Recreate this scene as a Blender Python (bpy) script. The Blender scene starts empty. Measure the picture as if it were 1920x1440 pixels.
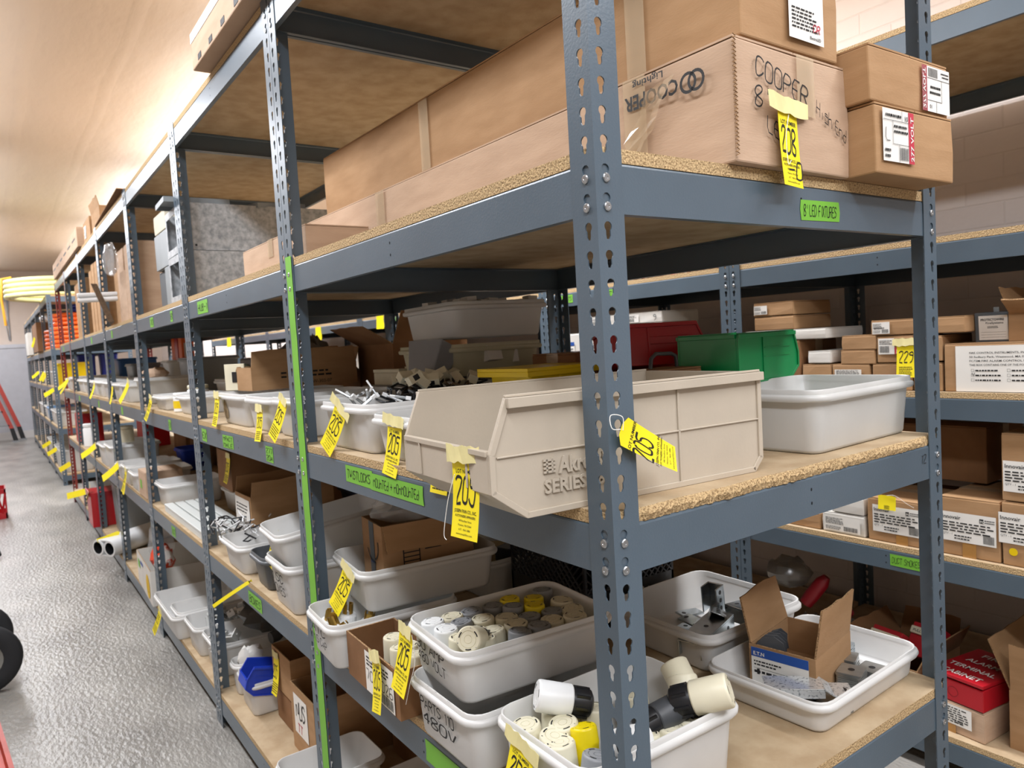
import bpy, math, random
from mathutils import Vector, Matrix
random.seed(7)
S = bpy.context.scene
COL = S.collection
PI = math.pi
def rad(a): return a*PI/180

# ---------------- camera ----------------
cam_d = bpy.data.cameras.new('camera'); cam = bpy.data.objects.new('camera', cam_d); COL.objects.link(cam)
CY, CP, CR = 0.6161, -0.0582, -0.0585
cf = Vector((math.sin(CY)*math.cos(CP), math.cos(CY)*math.cos(CP), math.sin(CP)))
cr0 = Vector((math.cos(CY), -math.sin(CY), 0)); cu0 = cr0.cross(cf)
cr = cr0*math.cos(CR)+cu0*math.sin(CR); cu = -cr0*math.sin(CR)+cu0*math.cos(CR)
mw = Matrix((cr, cu, -cf)).transposed().to_4x4(); mw.translation = Vector((-0.6706, -0.7299, 1.5326))
cam.matrix_world = mw
cam_d.sensor_width = 36; cam_d.lens = 1378.9/1920*36; cam_d.clip_start = .02; cam_d.clip_end = 100
cam_d.dof.use_dof = True; cam_d.dof.focus_distance = 1.25; cam_d.dof.aperture_fstop = 9.0
S.camera = cam
# ---------------- look ----------------
S.view_settings.view_transform = 'Standard'; S.view_settings.look = 'None'
S.view_settings.exposure = 0.52; S.view_settings.gamma = 1; S.view_settings.use_curve_mapping = False
try:
    S.cycles.max_bounces = 7; S.cycles.diffuse_bounces = 4; S.cycles.transmission_bounces = 5; S.cycles.transparent_max_bounces = 8
    S.cycles.glossy_bounces = 3; S.cycles.caustics_reflective = False; S.cycles.caustics_refractive = False
    S.cycles.sample_clamp_indirect = 6
except Exception: pass
# ---------------- world ----------------
W = bpy.data.worlds.new('world'); S.world = W; W.use_nodes = True
W.node_tree.nodes['Background'].inputs[0].default_value = (.8, .85, 1, 1); W.node_tree.nodes['Background'].inputs[1].default_value = .25
# ---------------- ceiling lamps: rows of fluorescent tubes over both aisles ----------------
def area(name, x, y, z, sx, sy, power, col=(.96, .985, 1.04)):
    d = bpy.data.lights.new(name, 'AREA'); d.shape = 'RECTANGLE'; d.size = sx; d.size_y = sy; d.energy = power; d.color = col
    o = bpy.data.objects.new(name, d); COL.objects.link(o); o.location = (x, y, z); return o
def tubes(name, x, y, sx, sy, power, up=.13):      # a bare twin-tube fitting: shines down and, less, up on the ceiling
    area(name, x, y, 3.3, sx, sy, power)
    o = area(name+'_up', x, y, 3.32, sx*4, sy*1.3, power*up); o.rotation_euler = (PI, 0, 0)
for y in (-1.6, 2.2, 6.0, 9.8, 13.6, 17.0):
    tubes('aisle_tube_light', -1.0, y, .3, 2.4, 58 if y < 0 else 64)
for y in (-1.2, 2.6, 6.4, 10.2, 14.0):
    tubes('rear_aisle_tube_light', 1.38, y, .25, 2.4, 36 if y < 0 else 105, .3)
tubes('front_aisle_tube_light', .3, -2.3, 2.4, .3, 34)

# ---------------- materials ----------------
def lin(c):
    return tuple((v/12.92 if v <= .04045 else ((v+.055)/1.055)**2.4) for v in c)
def hexc(h): return lin(tuple(int(h[i:i+2], 16)/255 for i in (0, 2, 4)))
MATS = {}
def mat(name, col, rough=.5, metal=0, var=0, vscale=8, bump=0, bscale=40, col2=None, stretch=None, coat=0, detail=6, contrast=(.35, .65), trans=0, alpha=1, spec=.5):
    if name in MATS: return MATS[name]
    m = bpy.data.materials.new(name); m.use_nodes = True; nt = m.node_tree; N = nt.nodes; K = nt.links
    b = N['Principled BSDF']; c = hexc(col) if isinstance(col, str) else col
    b.inputs['Base Color'].default_value = (*c, 1); b.inputs['Roughness'].default_value = rough; b.inputs['Metallic'].default_value = metal
    b.inputs['Specular IOR Level'].default_value = spec
    b.inputs['Coat Weight'].default_value = coat
    if col2 or var or bump:
        tc = N.new('ShaderNodeTexCoord'); mp = N.new('ShaderNodeMapping'); K.new(tc.outputs['Object'], mp.inputs[0])
        if stretch: mp.inputs['Scale'].default_value = stretch
    if col2 or var:
        n = N.new('ShaderNodeTexNoise'); n.inputs['Scale'].default_value = vscale; n.inputs['Detail'].default_value = detail; K.new(mp.outputs[0], n.inputs[0])
        r = N.new('ShaderNodeValToRGB'); K.new(n.outputs['Fac'], r.inputs[0])
        c2 = hexc(col2) if col2 else tuple(max(0, v*(1-var)) for v in c)
        c1 = c if col2 else tuple(min(1, v*(1+var*.6)) for v in c)
        r.color_ramp.elements[0].position = contrast[0]; r.color_ramp.elements[1].position = contrast[1]
        r.color_ramp.elements[0].color = (*c2, 1); r.color_ramp.elements[1].color = (*c1, 1)
        K.new(r.outputs[0], b.inputs['Base Color'])
    if bump:
        n2 = N.new('ShaderNodeTexNoise'); n2.inputs['Scale'].default_value = bscale; n2.inputs['Detail'].default_value = 4; K.new(mp.outputs[0], n2.inputs[0])
        bp = N.new('ShaderNodeBump'); bp.inputs['Strength'].default_value = bump; bp.inputs['Distance'].default_value = .01
        K.new(n2.outputs['Fac'], bp.inputs['Height']); K.new(bp.outputs[0], b.inputs['Normal'])
    if trans:   # thin milky plastic that lets light through
        out = N['Material Output']; tl = N.new('ShaderNodeBsdfTranslucent'); tl.inputs[0].default_value = (*c, 1)
        mx = N.new('ShaderNodeMixShader'); mx.inputs[0].default_value = trans
        K.new(b.outputs[0], mx.inputs[1]); K.new(tl.outputs[0], mx.inputs[2]); K.new(mx.outputs[0], out.inputs[0])
    if alpha < 1:
        out = N['Material Output']; tp = N.new('ShaderNodeBsdfTransparent'); mx = N.new('ShaderNodeMixShader'); mx.inputs[0].default_value = alpha
        K.new(tp.outputs[0], mx.inputs[1]); K.new(b.outputs[0], mx.inputs[2]); K.new(mx.outputs[0], out.inputs[0])
    MATS[name] = m; return m
STEEL = mat('blue_grey_enamel', '52616d', .32, .0, var=.10, vscale=3, bump=.04, bscale=260, spec=.6)
REDSTEEL = mat('red_enamel', '8e3b36', .4, 0, var=.15, vscale=5)
ZINC = mat('zinc', 'b9bdc0', .3, .9, var=.2, vscale=60)
BOARD = mat('hardboard_face', 'bba687', .8, col2='a89070', vscale=14, bump=.1, bscale=160)
CHIP = mat('particle_board_edge', 'cdb083', .9, col2='7a5e3c', vscale=330, detail=3, contrast=(.3, .56), bump=.6, bscale=220)
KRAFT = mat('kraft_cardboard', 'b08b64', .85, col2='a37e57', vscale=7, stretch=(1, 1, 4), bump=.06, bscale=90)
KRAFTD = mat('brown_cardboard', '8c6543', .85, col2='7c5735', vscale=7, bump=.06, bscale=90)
KRAFTL = mat('pale_cardboard', 'c3a68c', .85, col2='b79a80', vscale=6, stretch=(1, 1, 5), bump=.08, bscale=70)
KRAFTE = mat('cardboard_cut_edge', '6e5236', .95, col2='b9956b', vscale=300)
WCARD = mat('white_cardboard', 'd9d6cf', .7, var=.05)
PAPER = mat('white_paper', 'e9e7e1', .7, var=.03)
INK = mat('black_ink', '141414', .6)
TAPEC = mat('clear_tape', 'd9c4a4', .12, alpha=.35, spec=.9)
TAPEB = mat('brown_tape', 'a97d45', .2, spec=.6)
MASK = mat('masking_tape', 'e6dca0', .6, var=.06, vscale=30)
YEL = mat('yellow_tag_card', 'f4e11c', .55, var=.03)
GREEN = mat('green_label_tape', '74b73a', .5, var=.05)
TUBW = mat('milky_white_plastic', 'ebebe9', .32, trans=.25, var=.05, vscale=9, bump=.03, bscale=30)
TUBG = mat('hazy_clear_plastic', 'e2e2df', .3, trans=.25, var=.06, vscale=6, bump=.04, bscale=30)
TUBY = mat('yellowed_plastic', 'cfcbb0', .35, trans=.3, var=.06)
BEIGE = mat('beige_plastic', 'bdb2a1', .42, var=.04, vscale=12, bump=.03, bscale=160)
BLK = mat('black_plastic', '1c1d20', .4)
GREYP = mat('grey_plastic', '8d9094', .45, var=.08)
DGREY = mat('dark_grey_plastic', '45484c', .45, var=.1)
CREAM = mat('cream_nylon', 'efe9cf', .38, trans=.15, var=.05, vscale=20)
WHITE = mat('white_plastic', 'eef0f0', .35)
GREENP = mat('green_plastic', '0f8a4c', .3, spec=.6)
REDP = mat('red_plastic', 'b3141f', .3, spec=.6)
YELP = mat('yellow_plastic', 'e6c60c', .35)
YELN = mat('yellow_nylon', 'e8d20a', .35)
ORNG = mat('orange_plastic', 'e8641a', .4)
BLUEP = mat('blue_plastic', '1c3fb8', .35)
BRASS = mat('brass', 'b8964c', .3, .9)
GALV = mat('galvanised_steel', 'c6c9cb', .45, .1, col2='8d9296', vscale=55, contrast=(.3, .7))
ENCL = mat('grey_enclosure_paint', '8f9699', .45, var=.08)
BLUEI = mat('blue_print', '1f4fa0', .6)
REDI = mat('red_print', 'c23a4c', .6)
FILM = mat('clear_film_bag', 'e4e8ea', .08, alpha=.28, spec=1)
STRING = mat('white_string', 'f0efe8', .6)

# ---------------- mesh collector ----------------
class M:
    def __init__(s, x=None): s.v = []; s.f = []; s.mi = []; s.x = x or Matrix()
    def add(s, vs, fs, mi=0):
        b = len(s.v); s.v += [s.x @ Vector(v) for v in vs]; s.f += [[i+b for i in f] for f in fs]; s.mi += [mi]*len(fs); return s
    def box(s, x0, x1, y0, y1, z0, z1, mi=0):
        return s.add([(x0,y0,z0),(x1,y0,z0),(x1,y1,z0),(x0,y1,z0),(x0,y0,z1),(x1,y0,z1),(x1,y1,z1),(x0,y1,z1)],
              [(0,3,2,1),(4,5,6,7),(0,1,5,4),(1,2,6,5),(2,3,7,6),(3,0,4,7)], mi)
    def quad(s, a, b, c, d, mi=0): return s.add([a, b, c, d], [(0,1,2,3)], mi)
    def slab(s, pts, t, mi=0):       # planar polygon given thickness vector t
        n = len(pts); t = Vector(t); P = [Vector(p) for p in pts]
        fs = [tuple(range(n)), tuple(range(2*n-1, n-1, -1))]+[(i, n+i, n+(i+1) % n, (i+1) % n) for i in range(n)]
        return s.add(P+[p+t for p in P], fs, mi)
    def loft(s, rings, mi=0, cap0=True, cap1=True, closed=True):
        n = len(rings[0]); vs = [p for r in rings for p in r]; fs = []
        for k in range(len(rings)-1):
            for i in range(n if closed else n-1):
                j = (i+1) % n; fs.append((k*n+i, k*n+j, (k+1)*n+j, (k+1)*n+i))
        if cap0: fs.append(tuple(range(n-1, -1, -1)))
        if cap1: fs.append(tuple((len(rings)-1)*n+i for i in range(n)))
        return s.add(vs, fs, mi)
    def lathe(s, prof, n=20, mi=0, o=(0,0,0), cap0=True, cap1=True):
        o = Vector(o)
        return s.loft([[o+Vector((r*math.cos(2*PI*i/n), r*math.sin(2*PI*i/n), z)) for i in range(n)] for r, z in prof], mi, cap0, cap1)
    def tube(s, pts, r, n=8, mi=0, loop=False):
        P = [Vector(p) for p in pts]; rings = []
        for k, p in enumerate(P):
            if loop: t = P[(k+1) % len(P)]-P[k-1]
            else: t = P[min(k+1, len(P)-1)]-P[max(k-1, 0)]
            t.normalize(); a = t.orthogonal().normalized() if k == 0 else (a-t*a.dot(t)).normalized()
            b = t.cross(a); rr = r[k] if isinstance(r, (list, tuple)) else r
            rings.append([p+a*rr*math.cos(2*PI*i/n)+b*rr*math.sin(2*PI*i/n) for i in range(n)])
        if loop: rings.append(rings[0])
        return s.loft(rings, mi, not loop, not loop)
    def mesh(s, name, mats):
        m = bpy.data.meshes.new(name); m.from_pydata([tuple(v) for v in s.v], [], s.f)
        for a in (mats if isinstance(mats, (list, tuple)) else [mats]): m.materials.append(a)
        m.polygons.foreach_set('material_index', s.mi); m.update(); return m
    def obj(s, name, mats, parent=None, smooth=0, bevel=0, loc=None):
        me = s.mesh(name, mats)
        if smooth:
            me.polygons.foreach_set('use_smooth', [True]*len(me.polygons)); 
            me.set_sharp_from_angle(angle=rad(smooth))
        return link(name, me, parent, bevel, loc)
def link(name, me, parent=None, bevel=0, loc=None):
    o = bpy.data.objects.new(name, me); COL.objects.link(o)
    if parent: o.parent = parent
    if loc: o.location = loc
    if bevel:
        b = o.modifiers.new('bevel', 'BEVEL'); b.width = bevel; b.segments = 2; b.limit_method = 'ANGLE'; b.angle_limit = rad(40)
    return o
def tag(o, label=None, cat=None, group=None, kind=None):
    if label: o['label'] = label
    if cat: o['category'] = cat
    if group: o['group'] = group
    if kind: o['kind'] = kind
    return o
def thing(name, label, cat, loc=(0,0,0), rz=0, group=None):
    o = bpy.data.objects.new(name, None); COL.objects.link(o); o.location = loc; o.rotation_euler = (0, 0, rad(rz)); o.empty_display_size = .05
    return tag(o, label, cat, group)
def copy_tree(o, parent=None):
    c = o.copy(); COL.objects.link(c); c.parent = parent
    for ch in list(o.children): copy_tree(ch, c)
    return c
def struct(name, m, mats, **k): return tag(m.obj(name, mats, **k), kind='structure')

# ---------------- room ----------------
X0, X1, Y0, Y1, H = -4.2, 2.86, -4.5, 19.2, 3.74
floor_m = mat('concrete_floor', '9c9993', .3, col2='7c7974', vscale=3.5, detail=14, contrast=(.33, .67), bump=.6, bscale=55, spec=.5, stretch=(1, .5, 1))
struct('floor', M().box(X0, X1, Y0, Y1, -.1, 0), floor_m)
ceil_m = mat('painted_ceiling', 'cdbcab', .6, col2='c0ad98', vscale=.7, detail=8, contrast=(.3, .75), bump=.8, bscale=7, stretch=(1, .3, 1))
nt_ = ceil_m.node_tree; wv = nt_.nodes.new('ShaderNodeTexWave'); wv.bands_direction = 'X'; wv.inputs['Scale'].default_value = .55; wv.inputs['Distortion'].default_value = .4; wv.inputs['Detail'].default_value = 3; wv.inputs['Detail Scale'].default_value = 2
wc = nt_.nodes.new('ShaderNodeTexCoord'); nt_.links.new(wc.outputs['Object'], wv.inputs['Vector']); wr = nt_.nodes.new('ShaderNodeValToRGB'); wr.color_ramp.elements[0].position = .93; wr.color_ramp.elements[1].position = 1.0; nt_.links.new(wv.outputs['Fac'], wr.inputs[0])
wb = nt_.nodes.new('ShaderNodeBump'); wb.inputs['Strength'].default_value = .12; wb.inputs['Distance'].default_value = .02; nt_.links.new(wr.outputs[0], wb.inputs['Height']); pb_ = nt_.nodes['Principled BSDF']; nt_.links.new(pb_.inputs['Normal'].links[0].from_socket, wb.inputs['Normal']); nt_.links.new(wb.outputs[0], pb_.inputs['Normal'])
struct('ceiling', M().box(X0, X1, Y0, Y1, H, H+.1), ceil_m)
wall_m = mat('painted_plaster', 'cdbfb4', .8, col2='c3b4a8', vscale=2, bump=.1, bscale=20)
# painted brick on the long wall behind the rear rack
def brick_mat():
    m = bpy.data.materials.new('painted_brick'); m.use_nodes = True; N = m.node_tree.nodes; K = m.node_tree.links; b = N['Principled BSDF']
    tc = N.new('ShaderNodeTexCoord'); mp = N.new('ShaderNodeMapping'); mp.inputs['Rotation'].default_value = (0, rad(90), rad(90)); K.new(tc.outputs['Object'], mp.inputs[0])
    sx = N.new('ShaderNodeSeparateXYZ'); K.new(tc.outputs['Object'], sx.inputs[0]); cb = N.new('ShaderNodeCombineXYZ'); K.new(sx.outputs['Y'], cb.inputs['X']); K.new(sx.outputs['Z'], cb.inputs['Y'])
    br = N.new('ShaderNodeTexBrick'); br.inputs['Scale'].default_value = 1; br.inputs['Brick Width'].default_value = .3; br.inputs['Row Height'].default_value = .1
    br.inputs['Mortar Size'].default_value = .005; br.inputs['Mortar Smooth'].default_value = .6
    br.inputs['Color1'].default_value = (*hexc('ddd3cd'), 1); br.inputs['Color2'].default_value = (*hexc('d8cec8'), 1); br.inputs['Mortar'].default_value = (*hexc('d6ccc5'.replace(' ','')), 1)
    K.new(cb.outputs[0], br.inputs['Vector']); K.new(br.outputs['Color'], b.inputs['Base Color']); b.inputs['Roughness'].default_value = .6
    n = N.new('ShaderNodeTexNoise'); n.inputs['Scale'].default_value = 14; K.new(tc.outputs['Object'], n.inputs[0])
    ad = N.new('ShaderNodeMath'); ad.operation = 'MULTIPLY_ADD'; ad.inputs[1].default_value = -1; K.new(br.outputs['Fac'], ad.inputs[0]); K.new(n.outputs['Fac'], ad.inputs[2])
    bp = N.new('ShaderNodeBump'); bp.inputs['Strength'].default_value = .35; bp.inputs['Distance'].default_value = .01; K.new(ad.outputs[0], bp.inputs['Height']); K.new(bp.outputs[0], b.inputs['Normal'])
    return m
struct('wall_right', M().box(X1, X1+.1, Y0, Y1, 0, H), brick_mat())
struct('wall_left', M().box(X0-.1, X0, Y0, Y1, 0, H), wall_m)
struct('wall_front', M().box(X0, X1, Y0-.1, Y0, 0, H), wall_m)
struct('wall_back', M().box(X0, X1, Y1, Y1+.1, 0, H), wall_m)
struct('trim_1', M().box(X0, X1, Y1-.06, Y1, 3.1, 3.2), mat('trim_paint', 'b9aba2', .7))
door = M().box(-1.25, .03, Y1-.05, Y1-.001, .06, 2.03); door.box(-1.3, .08, Y1-.07, Y1-.001, 2.03, 2.11); door.box(.03, .09, Y1-.07, Y1-.001, 0, 2.03); door.box(-1.3, -1.25, Y1-.07, Y1-.001, 0, 2.03)
struct('door_1', door, mat('grey_door_paint', 'b9bbc2', .5, var=.04))
struct('trim_2', M().box(X0, X1, Y1-.12, Y1-.07, 0, .16), mat('white_kerb_paint', 'c9c7c6', .7))

# ---------------- shelving ----------------
P = .0381; RZ = [1.75-43*P, 1.75-27*P, 1.75-13*P, 1.75, 1.75+18*P]   # upper rivet heights of the five levels
TOP = [r+.0146 for r in RZ]; BH = .0687; BT = .019; WF = .0495
LV = [None]+[t+BT for t in TOP]          # board tops, levels 1-5
def keyhole_cell(m, z, frame):
    """one pitch of a punched flange; frame(u, v, t) -> point"""
    u0, uc = 0, .0187; n = 7; outer = []
    for (a, b) in (((WF, -P/2), (WF, P/2)), ((WF, P/2), (0, P/2)), ((0, P/2), (0, -P/2)), ((0, -P/2), (WF, -P/2))):
        for k in range(n): outer.append((a[0]+(b[0]-a[0])*k/n-uc, a[1]+(b[1]-a[1])*k/n))
    inner = []
    for (x, y) in outer:
        a = math.atan2(y, x); dx, dy = math.cos(a), math.sin(a); r = 0
        B = -dy*.0045; C = .0045**2-.0068**2; D = B*B-C      # head circle centred (0,.0045)
        if D >= 0: r = max(r, -B+math.sqrt(D))
        if dy < 0:                                            # slot
            r2 = min(.0042/max(abs(dx), 1e-6), .0125/abs(dy)); r = max(r, r2)
        inner.append((dx*r, dy*r))
    N_ = len(outer)
    vs = [frame(x+uc, z+y, 0) for x, y in outer]+[frame(x+uc, z+y, 0) for x, y in inner]+[frame(x+uc, z+y, .002) for x, y in outer]+[frame(x+uc, z+y, .002) for x, y in inner]
    fs = []
    for i in range(N_):
        j = (i+1) % N_
        fs += [(i, j, N_+j, N_+i), (2*N_+j, 2*N_+i, 3*N_+i, 3*N_+j), (N_+i, N_+j, 3*N_+j, 3*N_+i)]
    m.add(vs, fs)
def post_mesh(top=2.475):
    m = M()
    fr = [lambda u, v, t: (u, t, v), lambda u, v, t: (t, u, v)]
    for f in fr:
        for k in range(-45, 19): keyhole_cell(m, 1.75+k*P, f)
        lo = 1.75-45.5*P; hi = 1.75+18.5*P
        for a, b in ((0, lo), (hi, top)):
            vs = [f(u, v, t) for u in (0, WF) for v in (a, b) for t in (0, .002)]
            m.add(vs, [(0,1,3,2), (4,6,7,5), (0,4,5,1), (2,3,7,6), (0,2,6,4), (1,5,7,3)])
        m.quad(f(WF, 0, 0), f(WF, top, 0), f(WF, top, .002), f(WF, 0, .002))
    return m.mesh('post', [STEEL])
POST = post_mesh()
def beam_mesh(L):
    pr = [(.0, -BH), (0, -.004), (.0012, -.0012), (.004, 0), (.024, 0), (.024, -.0015), (.0045, -.0015), (.0018, -.0045), (.0018, -BH+.0015), (.014, -BH+.0015), (.014, -BH)]
    n = len(pr); m = M(); vs = [(x, y, z) for x in (0, L) for y, z in pr]
    m.add(vs, [(i, (i+1) % n, n+(i+1) % n, n+i) for i in range(n)])
    for z in (-.022, -.046): m.add([(L/2+.0022*math.cos(a), -.0003, z+.003*math.sin(a)) for a in [PI/5*k for k in range(10)]], [tuple(range(10))], 1)
    return m.mesh('beam', [STEEL, mat('bolt_hole_dark', '0c0d10', .9)])
RIV = M().lathe([(.0063, 0), (.0063, .002), (.005, .0032), (.0018, .0032), (.0014, .0026)], 16).mesh('rivet', [ZINC])
for p_ in RIV.polygons: p_.use_smooth = False
def board_mesh(w, d, rough=0):
    m = M()
    if not rough:
        m.box(0, w, 0, d, 0, BT, 1); m.mi[0] = 0; m.mi[1] = 0
        return m.mesh('shelf_board', [BOARD, CHIP])
    R = random.Random(3); n = 150; ring = []          # ragged front edge, clear of the posts
    for i in range(n+1): ring.append((w*i/n, (-R.random()*.0025*(1+math.sin(i*.21))-.0005) if .06 < i/n < .94 else .001, i))
    pts = [(x, y) for x, y, _ in ring]+[(w, d), (0, d)]
    low = [(x+R.uniform(-1, 1)*.001, y+R.uniform(0, .004), -.0002 if i < n+1 else 0) for i, (x, y) in enumerate(pts)]
    mid = [(x, y-R.uniform(0, .003) if 8 < i < n-8 else y, BT*.55+R.uniform(-.003, .003)) for i, (x, y) in enumerate(pts)]
    up = [(x, y+(R.uniform(0, .003) if i < n+1 else 0), BT-R.uniform(.0002, .0022) if i < n+1 else BT-.0005) for i, (x, y) in enumerate(pts)]
    cap = [(x, y+.006 if i < n+1 else y-.001, BT) for i, (x, y) in enumerate(pts)]; m.loft([low, mid, up, cap], 1); m.mi[-1] = 0; m.mi[-2] = 0
    return m.mesh('shelf_board', [BOARD, CHIP])
UW = .933
ENDB = beam_mesh(UW-.008)
RACKS = {}
def unit(name_label, x0, y0, y1, group, rivets=True, rough=False, beams=None, pmat=None, side_riv=True, levels=(0,1,2,3,4)):
    t = thing('shelving_unit', name_label, 'shelving', (x0, y0, 0), 0, group); D = y1-y0-.002
    for sx, sy, px, py in ((1, 1, 0, 0), (-1, 1, UW, 0), (1, -1, 0, D), (-1, -1, UW, D)):
        o = link('post', POST, t); o.scale = (sx, sy, 1); o.location = (px, py, 0)
        if pmat: o.material_slots[0].link = 'OBJECT'; o.material_slots[0].material = pmat
    LB = beam_mesh(D-.008)
    bs = []
    for i in levels:
        z = TOP[i]; row = {}
        for key, me, loc, rz, L_ in (('end', ENDB, (.004, .0022, z), 0, UW-.008), ('aisle', LB, (.0022, D-.004, z), -90, D-.008), ('rear_end', ENDB, (UW-.004, D-.0022, z), 180, UW-.008), ('wall_side', LB, (UW-.0022, .004, z), 90, D-.008)):
            b = link('beam', me, t, loc=loc); b.rotation_euler = (0, 0, rad(rz)); row[key] = b
            if rivets and (key == 'aisle' or (side_riv and key == 'end')):
                for ex in (.0147, L_-.0147):
                    for dz in (-.0146-.0075, -.0146-P-.0075):
                        r = link('rivet', RIV, b, loc=(ex, -.0022, dz)); r.rotation_euler = (rad(90), 0, 0)
        bm = board_mesh(UW-.006, D-.006, rough and i == 2)
        row['board'] = link('shelf_board', bm, t, loc=(.003, .003, z+.0003)); bs.append(row)
    return t, bs
YA = [0, 1.231, 2.484, 3.757, 5.08, 6.40, 7.70, 8.95]
where = ['carrying the long LED fixture cartons, first at the aisle corner', 'with green tape down its corner post, second along the aisle', 'holding the galvanised troughs, third along the aisle',
         'holding stained kraft cartons, fourth along the aisle', 'holding upright kraft cartons, fifth along the aisle', 'narrow in view beside the red bins, sixth along the aisle', 'with rust red front posts at the far end of the row']
UA = []
for i in range(7):
    UA.append(unit('grey steel shelving unit '+where[i], 0, YA[i], YA[i+1], 'long row of grey shelving units', rivets=i < 4, rough=(i == 0), pmat=REDSTEEL if i == 6 else None, side_riv=i == 0))
XB = 1.81
YB = [-1.24+1.2215*k for k in range(10)]
UB = []
for i in range(9):
    UB.append(unit('grey steel wall rack unit along the painted brick, '+['first', 'second', 'third', 'fourth', 'fifth', 'sixth', 'seventh', 'eighth', 'ninth'][i]+' along the rear aisle', XB, YB[i], YB[i+1], 'wall rack units behind the long row', rivets=i < 4, side_riv=False))
for i in range(5):
    unit('grey steel rack unit '+['showing its end beams past the row, under the coiled pipe', 'second beyond the gap in the row', 'third beyond the gap in the row', 'fourth beyond the gap, nearing the back wall', 'last before the grey door'][i], 0, 10.4+i*1.45, 10.4+(i+1)*1.45, 'separate rack beyond the row', rivets=False)

# ================= builders for the goods =================
_tc = {}
def text_polys(s, bold=0):
    """built-in font text as a flat mesh, unit height, origin at its left baseline"""
    if (s, bold) in _tc: return _tc[(s, bold)]
    cu_ = bpy.data.curves.new('txt', 'FONT'); cu_.body = s; cu_.size = 1; cu_.resolution_u = 2; cu_.offset = .012*bold
    o = bpy.data.objects.new('txt', cu_); COL.objects.link(o); dg = bpy.context.evaluated_depsgraph_get()
    me = bpy.data.meshes.new_from_object(o.evaluated_get(dg)); vs = [(v.co.x, v.co.y) for v in me.vertices]; fs = [tuple(p.vertices) for p in me.polygons]
    bpy.data.meshes.remove(me); bpy.data.objects.remove(o); bpy.data.curves.remove(cu_)
    w = max([v[0] for v in vs] or [1]); _tc[(s, bold)] = (vs, fs, w); return _tc[(s, bold)]
def text(m, s, x, y, h, frame, mi=1, w=None, bold=0, center=False):
    """frame(u, v) -> 3d point; h letter size; w squeezes the line to this width"""
    vs, fs, tw = text_polys(s, bold); kx = h if w is None else w/tw
    if center: x -= tw*kx/2
    m.add([frame(x+a*kx, y+b*h) for a, b in vs], fs, mi)
GL = {'A':'002640|1232','B':'000636453413|133332413000','C':'45361605011031 42'.replace(' ',''),'D':'00062644422000','E':'40000646|0333','F':'000646|0333','G':'453616050110304143|4323','H':'0006|4046|0343','I':'2026','K':'0006|4603|0340',
 'L':'060040','M':'0006234640','N':'00064046','O':'160501103041453616','P':'00063645443303','R':'00063645443303|2340','S':'453616050433423110'+'01','T':'0646|2620','U':'060110304146','V':'062046','W':'0610243046','X':'0046|0640','Y':'062346|2320',
 '0':'160501103041453616','1':'152620','2':'051636450040','3':'05163645443313|3342413010'+'01','4':'360242|3630','5':'460604344341301001','6':'3616050110304142331302','7':'064620','8':'133445361605041342413010011213'[:26]+'13','9':'443414051636454120','+':'2125|0343','-':'0343',"'":'2624','.':'2021',
 'g':'430313044441402000','h':'0006|0334434 0'.replace(' ',''),'i':'2023|2525','d':'4640100113334 3'.replace(' ',''),'n':'0004|0334434 0'.replace(' ',''),'s':'430313024130 00'.replace(' ','')}
def strokes(m, s, x, y, h, frame, mi=1, wd=.1, slant=.12, jit=.25, seed=1, W=None):
    """handwriting: thick pen strokes; W squeezes the line to this width"""
    R = random.Random(seed); cx = x
    if W:
        nat = h*(sum(.55 if c == ' ' else .5 if c in "1I'" else .82 for c in s)-.1); q = W/nat; fr0 = frame; x_ = x
        frame = lambda a, b: fr0(x_+(a-x_)*q, b)
    for ch in s:
        if ch == ' ': cx += h*.55; continue
        g = GL.get(ch) or GL.get(ch.upper()) or GL['-']
        for seg in g.split('|'):
            pts = [(int(seg[i]), int(seg[i+1])) for i in range(0, len(seg)-1, 2)]
            P = [Vector((cx+(a/6+slant*b/6)*h+R.uniform(-1, 1)*jit*h*.05, y+b/6*h+R.uniform(-1, 1)*jit*h*.05)) for a, b in pts]
            if len(P) > 2:       # round the corners once
                Q = [P[0]]
                for a, b in zip(P, P[1:]): Q += [a.lerp(b, .28), a.lerp(b, .72)]
                P = Q+[P[-1]]
            L_, R_ = [], []
            for k, p in enumerate(P):
                t = P[min(k+1, len(P)-1)]-P[max(k-1, 0)]
                if t.length < 1e-9: t = Vector((1, 0))
                t.normalize(); nn = Vector((-t.y, t.x))*wd*h*.5; L_.append(p+nn); R_.append(p-nn)
            m.add([frame(a.x, a.y) for a in L_+R_], [(k, k+1, len(P)+k+1, len(P)+k) for k in range(len(P)-1)], mi)
        cx += h*(.82 if ch not in "1I'" else .5)
def lines_block(m, x, y, w, h, n, frame, mi=1, seed=1):
    """small print: rows of short dashes, too fine to read"""
    R = random.Random(seed); st = h/n
    for r in range(n):
        u = x
        while u < x+w*R.uniform(.75, 1):
            l = min(R.uniform(.04, .16)*w, x+w-u); 
            if l <= 0: break
            m.quad(frame(u, y+h-(r+.75)*st), frame(u+l, y+h-(r+.75)*st), frame(u+l, y+h-(r+.3)*st), frame(u, y+h-(r+.3)*st), mi); u += l+w*.03
def barcode(m, x, y, w, h, frame, mi=1, seed=1):
    R = random.Random(seed); u = x
    while u < x+w:
        l = R.uniform(.008, .03)*w; m.quad(frame(u, y), frame(u+l, y), frame(u+l, y+h), frame(u, y+h), mi); u += l+R.uniform(.012, .03)*w
def rect(m, x, y, w, h, frame, mi=0): m.quad(frame(x, y), frame(x+w, y), frame(x+w, y+h), frame(x, y+h), mi)
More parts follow.
